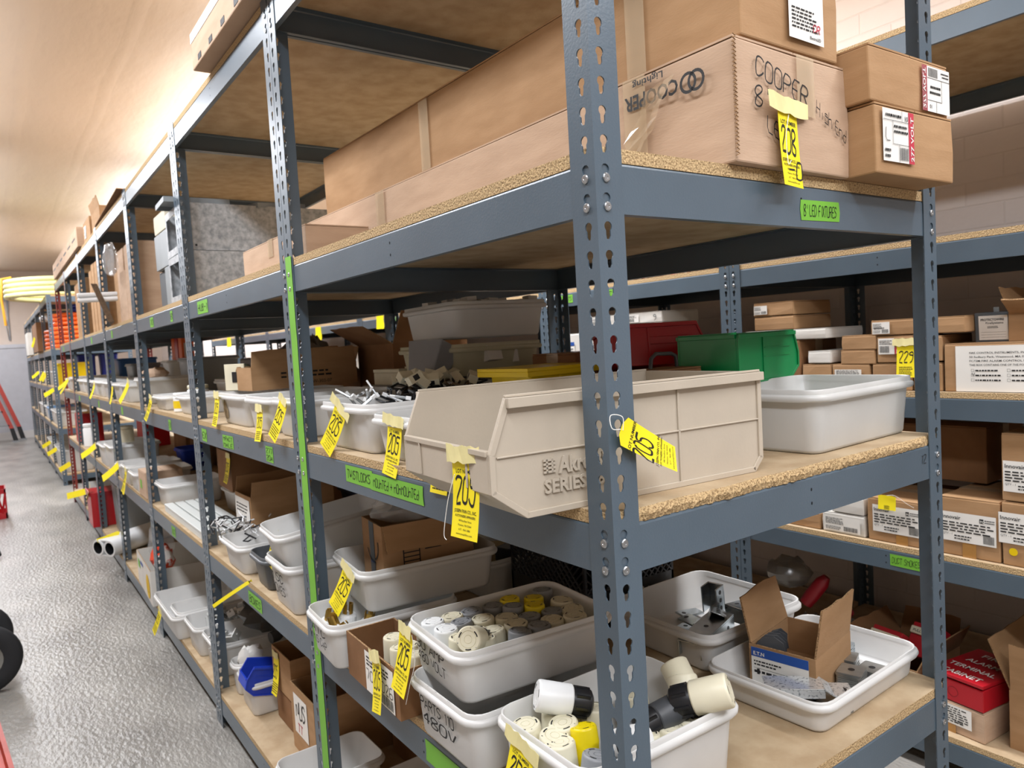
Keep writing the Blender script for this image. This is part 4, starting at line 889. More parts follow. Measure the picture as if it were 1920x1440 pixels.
# --- level 3, unit 2
atub('milky tub with masking tape tag under the open kraft carton, nearest the second post', .012, .40, 1.315, 1.530, L3, .118)
atub('milky tub with a drooping lot tag in the middle of three by the taped post', .012, .40, 1.532, 1.815, L3, .114)
tb = atub('milky tub with rusty stains, beside the third post', .012, .40, 1.822, 2.175, L3, .116)
m = M(); f = F((-.12, -.1965+.0245, .02), (1, 0, 0), (0, -.12, 1), (0, -1, .1), .001)(1); R = random.Random(8); pts = [(.0, .0), (.03, -.004), (.05, .01), (.06, .03), (.045, .06), (.03, .075), (.012, .06), (-.004, .03)]; m.add([f(*p) for p in pts], [tuple(range(8))]); m.obj('stain_patch', [mat('rusty_stain', '9d8a6c', .7, var=.4, vscale=80)], tb)
KB = open_box('open kraft carton resting on the milky tubs by the taped post', .15, .42, .085, .30, 2.06, L3+.118, -90+4, KRAFT, flaps='l120 b20 r-5', fl=.06)
m = M(); f = F((.0760, -.12, .0), (0, 1, 0), (0, 0, 1), (1, 0, 0), .0008)(1); text(m, '50A3W-303-07', .10, .012, .018, f, 0, w=.12); lines_block(m, .02, .035, .2, .03, 2, f, 0, 3); m.obj('printed_marks', [INK], KB)
t = thing('gauge_housing', 'dull green round gauge housing lying on the stained tub', 'housing', (.115, 2.17, L3+.119), -60); m = M(); m.lathe([(.045, 0), (.05, .01), (.05, .05), (.042, .062)], 22); o = m.obj('housing_body', [mat('dull_green_cast', '5d6152', .5, .3)], t, smooth=40); o.rotation_euler = (rad(90), 0, 0); o.location = (0, .03, .05)
m = M(); m.box(-.05, .05, -.034, -.030, .0, .10); m.box(-.012, .012, -.036, -.034, .03, .07, 1); m.obj('face_plate', [CREAM, BLK], t, bevel=.002)
tub('tall grey bin at the back near the third post', .22, .26, .235, .62, 2.66, L3+.0006, -90, GRYB)
open_box('dark brown open carton deep on the middle shelf by the third post', .35, .30, .16, .70, 2.25, L3, -88, KRAFTD, flaps='f40')
tub('grey tub at the back by the second unit', .26, .36, .14, .70, 1.58-.0, L3+.0006, -90, GRYB) if False else None
# --- level 3, unit 3..7
t = thing('motor_starter', 'dark boxy machine standing behind the third post', 'machine', (.33, 2.66, L3+.0006), -85); M().box(-.10, .10, -.05, .07, 0, .235).obj('casing', [DRK], t, bevel=.006); m = M(); m.lathe([(.02, 0), (.03, .004), (.03, .012), (.012, .016)], 16); o = m.obj('round_dial', [BLK], t, smooth=40); o.rotation_euler.x = rad(90); o.location = (-.02, -.05, .15); m = M(); m.lathe([(.02, 0), (.03, .004), (.03, .012), (.012, .016)], 16); o = m.obj('round_dial', [GREYP], t, smooth=40); o.rotation_euler.x = rad(90); o.location = (.03, -.05, .08)
atub('small milky tub just past the third post', .015, .24, 2.72, 2.960, L3, .090)
def jar(label, x, y, z, r, h, mt, lidm, group=None, name='jar', band=None):
    t = thing(name, label, 'jar', (x, y, z+.0006), 0, group); m = M(); m.lathe([(r*.9, 0), (r, .004), (r, h*.78), (r*.86, h*.84), (r*.86, h*.9)], 18); m.obj('jar_body', [mt], t, smooth=40)
    m = M(); m.lathe([(r*.95, h*.86), (r*.97, h*.87), (r*.97, h-.003), (r*.9, h)], 18); m.obj('lid', [lidm], t, smooth=40)
    if band: m = M(); m.lathe([(r+.0006, h*.2), (r+.0008, h*.2), (r+.0008, h*.6), (r+.0006, h*.6)], 18, cap0=False, cap1=False); m.obj('label_band', [band], t)
    return t
jar('small white jar with a yellow band between two milky tubs', .075, 3.05, L3, .045, .09, WHITE, WHITE, band=YELP)
jar('taller white jar behind the banded jar', .16, 3.12, L3, .05, .12, WHITE, CREAM)
atub('low milky tub with a lot tag, between the third and fourth posts', .005, .30, 3.20, 3.50, L3, .075)
atub('taller milky tub behind the low one', .24, .58, 3.25, 3.58, L3, .125, mt=TUBG) if False else tub('taller milky tub behind the low tagged one', .28, .26, .13, .46, 3.42, L3+.0006, -90, TUBG)
blob('grey_sack', 'slumped grey sack at the back past the third post', 'sack', .70, 3.08, L3, .16, .26, .16, mat('grey_sackcloth', '6a6259', .9, var=.3, vscale=20), 11, n=18, amp=.2)
tub('milky bucket-shaped tub with a blue mark past the fourth post', .30, .30, .155, .18, 4.08, L3+.0006, -90, TUBG, taper=.05)
atub('milky tub beside the bucket-shaped one', .0, .32, 4.33, 4.62, L3, .12, mt=TUBG)
atub('milky tub further along, by the fifth post', .0, .32, 4.66, 4.98, L3, .12)
blob('brown_paper_wad', 'crumpled tan paper poking out of a milky tub', 'paper', .14, 4.10, L3+.12, .07, .08, .045, KRAFTL, 4)
tub('tall grey lidded bin deep behind the bucket-shaped tub', .36, .34, .26, .55, 4.55, L3+.0006, -90, GRYB)
tub('tall pale bucket standing past the fifth post', .28, .20, .25, .50, 5.30, L3+.0006, -90, TUBG, taper=.06)
for i, (y0, y1, a) in enumerate(((5.14, 5.5, 'first milky tub past the fifth post'), (5.62, 5.98, 'second milky tub past the fifth post'), (6.02, 6.34, 'third milky tub past the fifth post'), (6.48, 6.9, 'milky tub with a green dot past the sixth post'), (6.98, 7.4, 'milky tub beside the seventh post'), (7.85, 8.25, 'milky tub by the rust red posts, with paired lot tags'), (8.3, 8.7, 'last milky tub on the middle shelf of the row'))):
    atub(a, .0, .36, y0, y1, L3, .125 if i != 5 else .14)
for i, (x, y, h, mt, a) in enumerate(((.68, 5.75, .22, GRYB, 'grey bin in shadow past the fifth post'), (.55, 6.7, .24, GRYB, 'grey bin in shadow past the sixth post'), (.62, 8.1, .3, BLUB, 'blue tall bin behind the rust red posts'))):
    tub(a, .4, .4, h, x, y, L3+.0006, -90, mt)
for i, (y, c) in enumerate(((6.02, ORNG), (6.18, REDP), (6.33-.02, ORNG))):
    m = M(); m.box(-.05, .05, -.06, .06, 0, .44); m.box(-.03, .03, -.061, -.06, .27, .39, 1); o = m.obj('coloured_carton', [c, PAPER], bevel=.002); tag(o, ['narrow orange carton against the dark, past the fifth post', 'red carton between two orange ones', 'second orange carton, nearer the rust red posts'][i], 'carton'); o.location = (.72, y-.0, L3+.0006)
# --- level 4, units 3..7
def trough(label, x, y, z, rz, w_=.34, L_=.86, h_=.20):
    t = thing('galvanised_trough', label, 'trough', (x, y, z+.0006), rz); q = .002; m = M()
    m.box(-w_/2, w_/2, -L_/2, L_/2, 0, q); m.box(-w_/2, -w_/2+q, -L_/2, L_/2, q, h_); m.box(w_/2-q, w_/2, -L_/2, L_/2, q, h_); m.box(-w_/2+q, w_/2-q, L_/2-q, L_/2, q, h_); m.box(-w_/2+q, w_/2-q, -L_/2+.10, L_/2, h_-q, h_)
    m.obj('trough_body', [GALV], t)
    m = M(); m.box(-w_/2, w_/2, -L_/2-.001, -L_/2+.0015, h_-.03, h_); m.box(-w_/2, w_/2, -L_/2-.001, -L_/2+.0015, 0, .03); m.box(-w_/2, -w_/2+.025, -L_/2-.001, -L_/2+.0015, .03, h_-.03); m.box(w_/2-.025, w_/2, -L_/2-.001, -L_/2+.0015, .03, h_-.03); m.obj('end_flange', [GALV], t)
    m = M(); [m.add([(w_/2+.0004, u*L_+.005*math.cos(a), .02+.005*math.sin(a)) for a in [PI/4*i for i in range(8)]], [tuple(range(8))]) for u in (-.44, .2)]; m.obj('bolt_hole', [INK], t)
    return t
trough('lower galvanised trough, open end facing the aisle past the third post', .455, 2.69, L4, -90)
trough('upper galvanised trough stacked on the other, past the third post', .455, 2.695, L4+.2035, -91, h_=.195)
for (x, y, rz, lb, rx) in ((.10, 2.66, -92, 'grey steel cover lying flat on the upper trough, by the aisle', 0), (.42, 2.66, -70, 'grey steel cover tilted on the upper trough, further in', 5)):
    t = thing('steel_cover', lb, 'cover', (x, y, L4+.402), rz); t.rotation_euler.x = rad(rx); m = M(); m.box(-.11, .11, -.13, .13, .018, .021); m.box(-.11, .11, -.13, -.127, 0, .018); m.box(-.11, .11, .127, .13, 0, .018); m.box(-.11, -.107, -.127, .127, 0, .018); m.box(.107, .11, -.127, .127, 0, .018); m.obj('cover_pan', [ENCL], t)
def encl(name, label, x, y, z, w_, d_, h_, rz=-90, mt=None, side='hinged'):
    t = thing(name, label, 'electrical box', (x, y, z+.0006), rz); M().box(-w_/2, w_/2, -d_/2+.012, d_/2, 0, h_).obj('enclosure_body', [mt or ENCL], t, bevel=.002)
    m = M(); m.box(-w_/2-.003, w_/2+.003, -d_/2, -d_/2+.011, -.0+.002, h_+.003); m.obj('front_cover', [mt or ENCL], t, bevel=.002); m = M(); m.box(w_/2+.003, w_/2+.012, -d_/2+.02, -d_/2+.035, h_*.4, h_*.6); m.obj('latch', [ZINC], t); return t
encl('disconnect_box', 'tall grey disconnect box with a yellow sticker, beside the troughs', .13, 2.985, L4, .15, .17, .185)
encl('junction_enclosure', 'wide grey enclosure stacked on the disconnect boxes', .16, 3.13, L4+.193, .30, .22, .165)
encl('disconnect_box', 'second grey disconnect box further from the troughs', .15, 3.22, L4, .17, .17, .185, mt=mat('dark_enclosure_paint', '5a6166', .45))
abox('cream box on top of the grey enclosure', .05, .25, 3.0, 3.26, L4+.365, .085, mt=mat('cream_card', 'd9d2bd', .8), tape=False)
abox('stained kraft carton on end, wrapped with torn film, past the fourth post', .03, .40, 3.84, 4.12, L4, .43, KRAFTL)
abox('pale kraft carton with an upright printed label, past the fourth post', .03, .40, 4.14, 4.36, L4, .30, KRAFTL)
abox('taller kraft carton behind the torn film', .06, .42, 4.38, 4.66, L4, .46, KRAFTL)
ft = blob('torn_film', 'sheet of torn milky film draped on the stained cartons', 'film', -.02, 4.30, L4+.28, .04, .14, .10, FILM, 9, n=12, amp=.35)
abox('upright kraft carton leaning in the dark by the fifth post', .08, .5, 4.70, 4.98, L4, .36, KRAFT)
for i in range(5): abox(['first', 'second', 'third', 'fourth', 'fifth'][i]+' upright narrow kraft carton past the fifth post', .05, .5, 5.22+i*.19, 5.37+i*.19, L4, .56-.015*i+.02*(i % 2), KRAFT, tape=False)
for i in range(4): abox(['first', 'second', 'third', 'fourth'][i]+' upright kraft carton past the sixth post', .05, .5, 6.5+i*.22, 6.68+i*.22, L4, .50, KRAFT, tape=False)
R = random.Random(3)
for i in range(4):
    m = M(); m.lathe([(.012, 0), (.014, .002), (.014, .225), (.012, .227)], 12); o = m.obj('conduit_nipple', [mat('white_pvc', 'dfe1e2', .35)], smooth=40); tag(o, 'white conduit length jutting over the aisle past the fourth post', 'conduit', 'white conduit bundle over the aisle'); o.location = (-.17+.0*i, 4.72+.035*(i % 2), L4+.17+.032*(i//2)); o.rotation_euler = (0, rad(88), rad(-8+3*i))
t = thing('angle_bracket', 'rusty brown angle strut leaning out over the shelf edge past the fourth post', 'strut', (-.03, 4.45, L4+.03), 30); t.rotation_euler.x = rad(-28); m = M(); m.box(-.02, .02, -.002, .002, -.02, .26); m.box(.018, .02, -.002, .04, -.02, .26); m.obj('strut_bar', [mat('rusty_steel', '6a5a4a', .7, .3, var=.3, vscale=50)], t)
# --- top shelf
TB = thing('flat_carton', 'long flat carton with slots, overhanging the top shelf edge', 'carton', (.02, 1.0, L5+.008), -90); TB.location.z += .0
M().box(-.86, .86, -.065, .26, .0, .115).obj('carton_body', [KRAFTL], TB, bevel=.004); m = M(); m.box(-.86, .86, -.066, .04, .1152, .116); m.box(-.86, .86, -.0664, -.0656, .085, .116); m.obj('white_tape', [PAPER], TB)
m = M(); [m.box(-.78+.14*i, -.74+.14*i, -.0662, -.0654, .008, .026) for i in range(12)]; m.obj('slot', [INK], TB)
t = thing('cardboard_sheet', 'thin brown cardboard sheet lying over the top shelf edge past the fourth post', 'sheet', (.03, 4.20, L5+.0006), 0); m = M(); m.slab([(-.058, -.42, .012), (.30, -.42, .012), (.30, .80, .012), (-.03, .86, .012)], (0, 0, .004)); m.obj('sheet_panel', [KRAFTD], t)
aopen('open kraft carton with white straps on the top shelf past the sheet', .03, .45, 5.0, 5.45, L5+.002, .15, KRAFT, flaps='f12 b10', fl=.07)
kk = abox('kraft carton with a square white label on the top shelf', .02, .45, 5.50, 5.92, L5, .16, KRAFT)
sticker(kk, (-.14, -.2162, .04), (1, 0, 0), (0, 0, 1), (0, -1, 0), .12, .09, 'ship')
tt2 = abox('long kraft tray with dark hand slots along the top shelf edge', -.02, .4, 6.0, 8.6, L5+.008, .15, KRAFTL, tape=False)
m = M(); [m.box(-1.2+.42*i, -.95+.42*i, -.2122, -.2112, .075, .09) for i in range(6)]; m.obj('hand_slot', [INK], tt2)
# --- level 2, unit 2..6
tub('milky tub with dark pen scrawl, lower of two nested by the taped post', .26, .40, .155, .185, 1.50, L2+.0006, -92, TUBW, mark='MISC/BOXES', taper=.035)
t_ = tub('milky tub tipped on top of the scrawled tub by the taped post', .25, .38, .125, .175, 1.51, L2+.146, -94, TUBW, taper=.035, tiltx=7)
tub('small dark grey bin between the milky tubs on the second shelf', .20, .24, .115, .12, 1.765, L2+.0006, -92, mat('charcoal_bin_plastic', '54585c', .4)) 
abox('small kraft carton squeezed between dark bin and scrawled tub', .30, .46, 1.66, 1.76, L2, .15, KRAFT)
atub('milky tub of white wire leads beside the dark bin', -.015, .34, 1.915, 2.185, L2, .11)
tangle('tangle of white and black wire leads spilling toward the third post', .09, 2.20, L2+.09, .20, .26, .09, 26, [mat('white_cable', 'd9dada', .4), BLK], 6, r=.003)
BX = aopen('open kraft carton with a torn white label end, second shelf by the third post', .12, .46, 2.20, 2.42, L2+.0, .225, KRAFT, flaps='l-6 r3', fl=.06)
m = M(); f = F((-.105, -.1718, .01), (1, 0, 0), (0, 0, 1), (0, -1, 0), .0008)(1); rect(m, 0, 0, .2, .2, f, 0); f = F((-.105, -.1722, .01), (1, 0, 0), (0, 0, 1), (0, -1, 0), .0008)(1); strokes(m, 'NM', .03, .05, .08, f, 1, .15, seed=3, W=.12); lines_block(m, .02, .14, .15, .04, 3, f, 1, 2); m.obj('torn_label', [PAPER, INK], BX)
tub('blue bin lying deep on the second shelf past the third post', .26, .22, .17, .35, 2.68, L2+.0006, -90, BLUB, taper=.05)
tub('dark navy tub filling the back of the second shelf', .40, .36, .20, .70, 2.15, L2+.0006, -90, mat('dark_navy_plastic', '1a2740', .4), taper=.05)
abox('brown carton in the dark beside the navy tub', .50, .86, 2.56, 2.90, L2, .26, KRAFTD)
for i, (x, z) in enumerate(((.035, 0), (.085, 0), (.135, 0), (.185, 0))):
    m = M(); m.box(-.019, .019, 0, .86, 0, .036); m.box(-.021, .021, 0, .86, .030, .040); o = m.obj('wire_duct_length', [mat('white_duct', 'd5d9d6', .4)], bevel=.002); tag(o, ['white wire duct length nearest the shelf edge, past the third post', 'second white wire duct length from the shelf edge', 'third white wire duct length from the shelf edge', 'innermost white wire duct length of the four'][i], 'duct'); o.location = (x, 2.56, L2+.0006+z)
tub('hazy tub with a green label behind the white duct lengths', .26, .30, .125, .40, 3.12, L2+.0006, -90, TUBG)
atub('milky tub with a green label beside the fourth post', .015, .34, 3.45, 3.72, L2, .13)
aopen('open brown carton with a lot tag, behind the tub at the fourth post', .34, .70, 2.75, 3.45, L2+.13, .17, KRAFTD, flaps='l60 f30') if False else open_box('open brown carton with a lot tag, past the third post', .30, .36, .19, .42, 3.06, L2+.13, -92, KRAFTD, flaps='l75')
bl = abox('pale carton end with a green sticker facing the aisle past the fourth post', .0, .20, 3.86, 4.10, L2, .15, KRAFTL, tape=False); m = M(); f = F((-.06, -.1012, .05), (1, 0, 0), (0, 0, 1), (0, -1, 0), .0008)(1); rect(m, 0, 0, .06, .05, f, 0); m.obj('green_sticker', [GREEN], bl)
for i, (y0, y1, h, a) in enumerate(((4.14, 4.42, .12, 'white bin past the fourth post on the second shelf'), (4.45, 4.72, .13, 'white bin with a drooping lot tag before the fifth post'), (4.76, 5.0, .11, 'white bin touching the fifth post'), (5.15, 5.55, .20, 'big white bin past the fifth post'), (5.6, 6.0, .17, 'white bin behind the big white bin'))):
    atub(a, -.02, .32, y0, y1, L2, h, mt=TUBW)
tub('bright blue bin on the second shelf by the fifth post', .24, .2, .16, .46, 4.88, L2+.0006, -90, BLUEP)
jar('cream rounded jug past the fifth post', .12, 5.35, L2+.2, .05, .12, CREAM, CREAM, name='jug')
t = thing('panel_box', 'red steel box leaning by the rust red posts on the second shelf', 'electrical box', (.13, 7.98, L2+.0006), -88); M().box(-.18, .18, -.10, .10, 0, .30).obj('box_body', [REDP], t, bevel=.004); M().box(-.17, .17, -.106, -.10, .01, .29).obj('door', [REDP], t, bevel=.003)
jar('white bottle lying by the rust red posts', .08, 7.45, L2, .06, .22, WHITE, WHITE, name='bottle')
t = thing('panel_box', 'red steel box at the back past the sixth post', 'electrical box', (.55, 6.9, L2+.0006), -88); M().box(-.2, .2, -.10, .10, 0, .32).obj('box_body', [REDP], t, bevel=.004); M().box(-.19, .19, -.106, -.10, .01, .31).obj('door', [REDP], t, bevel=.003)
for i in range(4): aopen(['brown open carton deep past the fourth post', 'brown open carton deep before the fifth post', 'brown open carton deep past the fifth post', 'brown open carton deep past the sixth post'][i], .62, .90, 3.86+i*.66, 4.36+i*.66, L2, .2, KRAFTD, flaps='f30')
# --- level 1
bo = aopen('open kraft carton with a scribbled white label, on the bottom shelf by the taped post', .105, .46, 1.60, 1.83, L1+.0, .235, KRAFT, flaps='')
sticker(bo, (-.08, -.1782, .07), (1, 0, 0), (0, 0, 1), (0, -1, 0), .13, .14, '', extra=lambda m, f, lay: (strokes(m, 'NUS', .02, .06, .06, f, 1, .12, seed=2, W=.09), strokes(m, 'TT', .03, .01, .03, f, 3, .15, seed=2)))
ob = M(); R = random.Random(2)
tub('milky tub poking out under the scribbled carton, bottom shelf', .22, .30, .12, .10, 1.46, L1+.0006, -90, TUBW)
tub('wide hazy tub at the front of the bottom shelf, before the taped post', .50, .50, .19, .36, .95-.02, L1+.0006, -90, TUBG, taper=.05)
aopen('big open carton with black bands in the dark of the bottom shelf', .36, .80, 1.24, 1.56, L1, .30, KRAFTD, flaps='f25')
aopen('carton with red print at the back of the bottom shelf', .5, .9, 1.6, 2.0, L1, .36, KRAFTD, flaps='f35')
abox('lower brown carton of the pair by the blue bin, bottom shelf', .13, .45, 1.885, 2.085, L1, .12, KRAFTD, tape=False)
aopen('upper brown carton of the pair, open with a lot tag, bottom shelf', .125, .45, 1.88, 2.09, L1+.128, .155, KRAFT, flaps='')
atub('milky tub holding the blue bin on the bottom shelf', .035, .38, 2.095, 2.225, L1, .14, taper=.02) if False else tub('milky tub holding the blue bin on the bottom shelf', .22, .36, .135, .215, 2.215, L1+.0006, -92, TUBW, taper=.02)
tub('narrow milky tub beside the one with the blue bin', .115, .36, .135, .22, 2.390, L1+.0006, -91, TUBW, taper=.015)
hopper_bin('stacking_bin', 'bright blue open-fronted bin sitting in a milky tub, bottom shelf', .105, .20, .11, .115, 2.17, L1+.075, -92, BLUEP, tiltx=-14)
blob('paper_wad', 'scrunched white paper in the narrow milky tub', 'paper', .12, 2.39, L1+.085, .055, .03, .05, PAPER, 3, amp=.4)
for i, (y0, y1, h, x0, a) in enumerate(((2.56, 2.84, .15, .02, 'milky tub right behind the third post on the bottom shelf'), (2.86, 3.12, .145, -.0, 'milky tub of white brackets on the bottom shelf'), (3.16, 3.70, .125, -.04, 'wide milky tub with a lot tag, furthest of three on the bottom shelf'))):
    atub(a, x0, x0+.42, y0, y1, L1, h)
tub('milky tub nested inside the wide tagged tub', .22, .36, .11, .17, 3.30, L1+.022, -90, TUBW)
def clamp_mesh():
    m = M(); m.box(-.025, .025, -.015, .015, 0, .006); m.box(-.025, -.019, -.015, .015, .006, .035); m.box(.019, .025, -.015, .015, .006, .028); m.tube([(-.03, 0, .02), (.035, 0, .022)], .004, 7); return m.mesh('conduit_clamp', [mat('pale_cast_zinc', 'c4c5c2', .4, .4)])
CM = clamp_mesh()
for i in range(16):
    o = link('conduit_clamp', CM, bevel=.001); tag(o, 'pale metal conduit clamp heaped in the bracket tub, bottom shelf', 'clamp', 'conduit clamps in the bottom shelf tub'); o.location = (.06+R.uniform(0, .22), 2.93+R.uniform(0, .12), L1+.10+R.uniform(0, .045)); o.rotation_euler = (R.uniform(0, 6), R.uniform(0, 6), R.uniform(0, 6)); o.scale = (1.2,)*3
for i in range(5):
    o = link('conduit_clamp', CM, bevel=.001); tag(o, 'white metal clamp piled in the tub behind the third post', 'clamp', 'clamps behind the third post'); o.location = (.06+R.uniform(0, .10), 2.63+R.uniform(0, .15), L1+.11+R.uniform(0, .03)); o.rotation_euler = (R.uniform(0, 6), R.uniform(0, 6), R.uniform(0, 6)); o.scale = (1.3,)*3
blob('smoky_bag', 'smoky plastic bag of fittings on the bottom shelf behind the third post', 'bag', .32, 2.68, L1+.12, .14, .12, .09, mat('smoky_film', '4a4a48', .2, alpha=.75, spec=1), 7, n=16, amp=.3)
for i, (x, y, z, a) in enumerate(((.5, 2.62, .22, 20), (.46, 2.48, .16, -50), (.52, 2.86, .2, 80), (.24, 2.50, .15, 10))):
    t = thing('pipe_elbow', ['dark pipe elbow at the back of the bag of fittings', 'dark pipe elbow beside the smoky bag', 'dark pipe elbow above the bracket tub', 'tan lined pipe elbow in front of the smoky bag'][i], 'fitting', (x, y, L1+z), a); m = M(); m.tube([(0, 0, 0), (.03, 0, .002), (.055, 0, .018), (.062, 0, .05)], .026, 12); m.obj('elbow_body', [DGREY], t, smooth=50); m = M(); m.lathe([(.026, 0), (.032, 0), (.032, .012), (.026, .012)], 14, o=(.062, 0, .05)); m.obj('collar', [DGREY if i < 3 else CREAM], t, smooth=40)
BA = aopen('white fruit box with a yellow printed circle, bottom shelf past the third post', -.02, .40, 3.80, 4.55, L1, .20, WCARD, flaps='') if False else open_box('white fruit box with a yellow printed circle, past the fourth post', .62, .42, .205, .20, 4.14, L1, -92, WCARD)
m = M(); f = F((.17, -.2112, .085), (1, 0, 0), (0, 0, 1), (0, -1, 0), .0008)(1); m.add([f(.075*math.cos(a), .07*math.sin(a)) for a in [PI/12*k for k in range(24)]], [tuple(range(24))], 0); strokes(m, 'L', -.02, -.03, .07, F((.17, -.2116, .085), (1, 0, 0), (0, 0, 1), (0, -1, 0), .0008)(1), 1, .08); rect(m, -.42, .03, .09, .05, f, 2); rect(m, -.3, .07, .12, .02, f, 3); m.obj('printed_emblem', [mat('yellow_print', 'e2b91a', .7), INK, GREEN, BLUEI], BA)
blob('red_snack_bag', 'crumpled red and white bag stuffed in the fruit box', 'bag', .08, 4.02, L1+.13, .06, .07, .09, mat('red_orange_foil', 'd8421f', .3, col2='f0ece6', vscale=14, contrast=(.45, .5)), 6, n=12)
blob('film_bag', 'pale film bag standing in the fruit box', 'bag', .12, 4.28, L1+.12, .07, .10, .14, FILM, 12)
abox('wide white carton with dark hand holes on the bottom shelf behind the fourth post', .30, .85, 3.3, 3.85, L1, .18, WCARD) if False else None
hb = carton('wide white carton with dark oval hand holes, in shadow past the third post', .50, .46, .20, .66, 3.30, L1, 0, WCARD, tape=False); m = M(); f = F((0, -.2315, .12), (1, 0, 0), (0, 0, 1), (0, -1, 0), .0008)(1); m.add([f(.05*math.cos(a)-.12, .018*math.sin(a)) for a in [PI/8*k for k in range(16)]], [tuple(range(16))]); m.add([f(.03*math.cos(a)+.14, .025*math.sin(a)) for a in [PI/8*k for k in range(16)]], [tuple(range(16))]); m.obj('hand_hole', [INK], hb)
t = thing('twin_duct', 'white twin-bore duct jutting into the aisle from the bottom shelf', 'duct', (.21, 5.46, L1+.082), -60); t.rotation_euler.x = rad(2); m = M()
for sx in (-.062, .062):
    rg = []
    for (r, y) in ((.045, -.36), (.058, -.36), (.060, -.35), (.060, .30)): rg.append([(sx+r*math.cos(2*PI*i/20), y, r*math.sin(2*PI*i/20)) for i in range(20)])
    m.loft(rg, 0, cap0=False); m.loft([[(sx+.045*math.cos(2*PI*i/20), y, .045*math.sin(2*PI*i/20)) for i in range(20)] for y in (-.36, -.05)], 1, cap0=False)
m.box(-.06, .06, -.355, .3, -.058, -.05); m.box(-.06, .06, -.355, .3, .05, .058); m.obj('duct_body', [mat('white_pvc', 'dfe1e2', .35), BLK], t, smooth=50)
lot_tag('yellow lot tag draped over the white twin-bore duct', .02, 5.36, L1+.150, -60, '205', tilt=60, lean=60, curl=20, L=.16, Wd=.03, tape=False, detail=0)
for i, (y0, y1, h, mt, a) in enumerate(((5.3, 5.7, .42, GRYB, 'tall grey bin past the duct on the bottom shelf'), (5.8, 6.2, .42, GRYB, 'tall grey bin beside the red box on the bottom shelf'),)):
    tub(a, .28, .36, h, .26, 5.88 if i == 0 else 6.19, L1+.0006, -90, mt)
t = thing('panel_box', 'bright red steel box standing on the bottom shelf past the sixth post', 'electrical box', (.04, 6.62, L1+.0006), -90); M().box(-.16, .16, -.09, .12, 0, .30).obj('box_body', [REDP], t, bevel=.004); M().box(-.165, .165, -.10, -.09, .27, .31).obj('lid_lip', [REDP], t, bevel=.003)
for i in range(3): atub(['milky tub past the red steel box', 'second milky tub past the red steel box', 'third milky tub past the red steel box'][i], .055, .40, 6.88+i*.47, 7.30+i*.47, L1, .16)
# --- far aisle lot tags (x, y, z, tilt, lean, L)
for (x, y, z, tl, ln, ll, lb, dt) in (
  (.005, 2.105, L3+.112, 3, 2, .118, 'yellow lot tag on the rust-stained tub, middle shelf', 1), (.008, 1.600, L3+.082, -2, 2, .105, 'yellow lot tag taped low between two milky tubs, middle shelf', 1),
  (.000, 1.335, L3+.118, 26, 4, .128, 'yellow lot tag slanting across the tub by the taped post', 1), (-.002, 3.43, L3+.065, 14, 8, .125, 'yellow lot tag on the low milky tub past the third post', 1),
  (-.01, 4.07, L3+.140, 24, 14, .14, 'yellow lot tag slanting from the bucket-shaped tub', 0), (-.01, 4.80, L3+.10, 4, 4, .12, 'yellow lot tag on the tub before the fifth post', 0), (-.01, 5.80, L3+.11, 14, 10, .13, 'yellow lot tag past the fifth post', 0),
  (-.02, 7.95, L3+.12, 40, 30, .15, 'upper of two yellow lot tags by the rust red posts', 0), (-.02, 8.05, L3+.11, 22, 20, .16, 'lower of two yellow lot tags by the rust red posts', 0),
  (.045, 1.655, L2+.212, 14, 2, .128, 'yellow lot tag on the tipped milky tub, second shelf', 1), (.23, 2.93, L2+.31, 6, 2, .135, 'yellow lot tag on the open brown carton past the third post', 1),
  (-.022, 4.42, L2+.12, 12, 4, .15, 'yellow lot tag on the white bin past the fourth post', 1), (-.03, 4.66, L2+.125, 42, 30, .15, 'yellow lot tag drooping before the fifth post, second shelf', 0), (-.01, 4.62, L2+.03, 2, 2, .10, 'small yellow lot tag hanging on the beam before the fifth post', 0),
  (-.03, 5.9, L2+.15, 48, 30, .16, 'yellow lot tag curling past the fifth post, second shelf', 0), (-.07, 6.62, L1+.30, 70, 50, .16, 'yellow lot tag sticking out above the red steel box', 0), (-.04, 6.55, L1+.36, -50, 10, .17, 'broad yellow lot tag hanging by the red steel box', 1),
  (.122, 2.03, L1+.262, -2, 1, .150, 'yellow lot tag on the upper brown carton, bottom shelf', 1), (-.05, 3.40, L1+.112, 24, 6, .145, 'yellow lot tag on the widest milky tub, bottom shelf', 1)):
    lot_tag(lb, x, y, z, -88, '205' if dt else '', tilt=tl, lean=ln, curl=14, L=ll, Wd=.055, detail=dt, tapew=.06, tape=dt > 0 or ll > .12)
tw = lot_tag('yellow lot tag seen edge-on, curling down from the dark grey bin', -.005, 1.80, L2+.022, -60, '', tilt=55, lean=40, curl=-20, L=.15, Wd=.012, detail=0, tape=False)
# --- green labels on the aisle beams (bay, level, x from far end, width, text)
for (u, l, x, w_, s, sd) in ((1, 2, .10, .075, 'EX', 1), (1, 2, .42, .14, 'MPACT/MALE', 2), (1, 2, .93, .07, '277/20A', 3), (1, 3, .20, .16, 'HUB-1', 4), (1, 1, .60, .15, 'BOXES', 6), (2, 2, .70, .06, 'EX', 7), (2, 3, .45, .09, '70', 8), (2, 3, .95, .05, '8', 9), (2, 1, .55, .09, 'DUCT', 10), (3, 2, .5, .07, '', 11), (3, 3, .35, .06, '', 12), (4, 2, .6, .07, '', 13), (4, 3, .5, .07, '', 14), (5, 2, .4, .1, '', 15), (6, 3, .4, .1, '', 16), (0, 0, .5, .12, '', 17), (1, 0, .8, .12, '', 18)):
    green_label(UA[u][1][l]['aisle'], x, w_, .048, s, z=-.060, seed=sd)

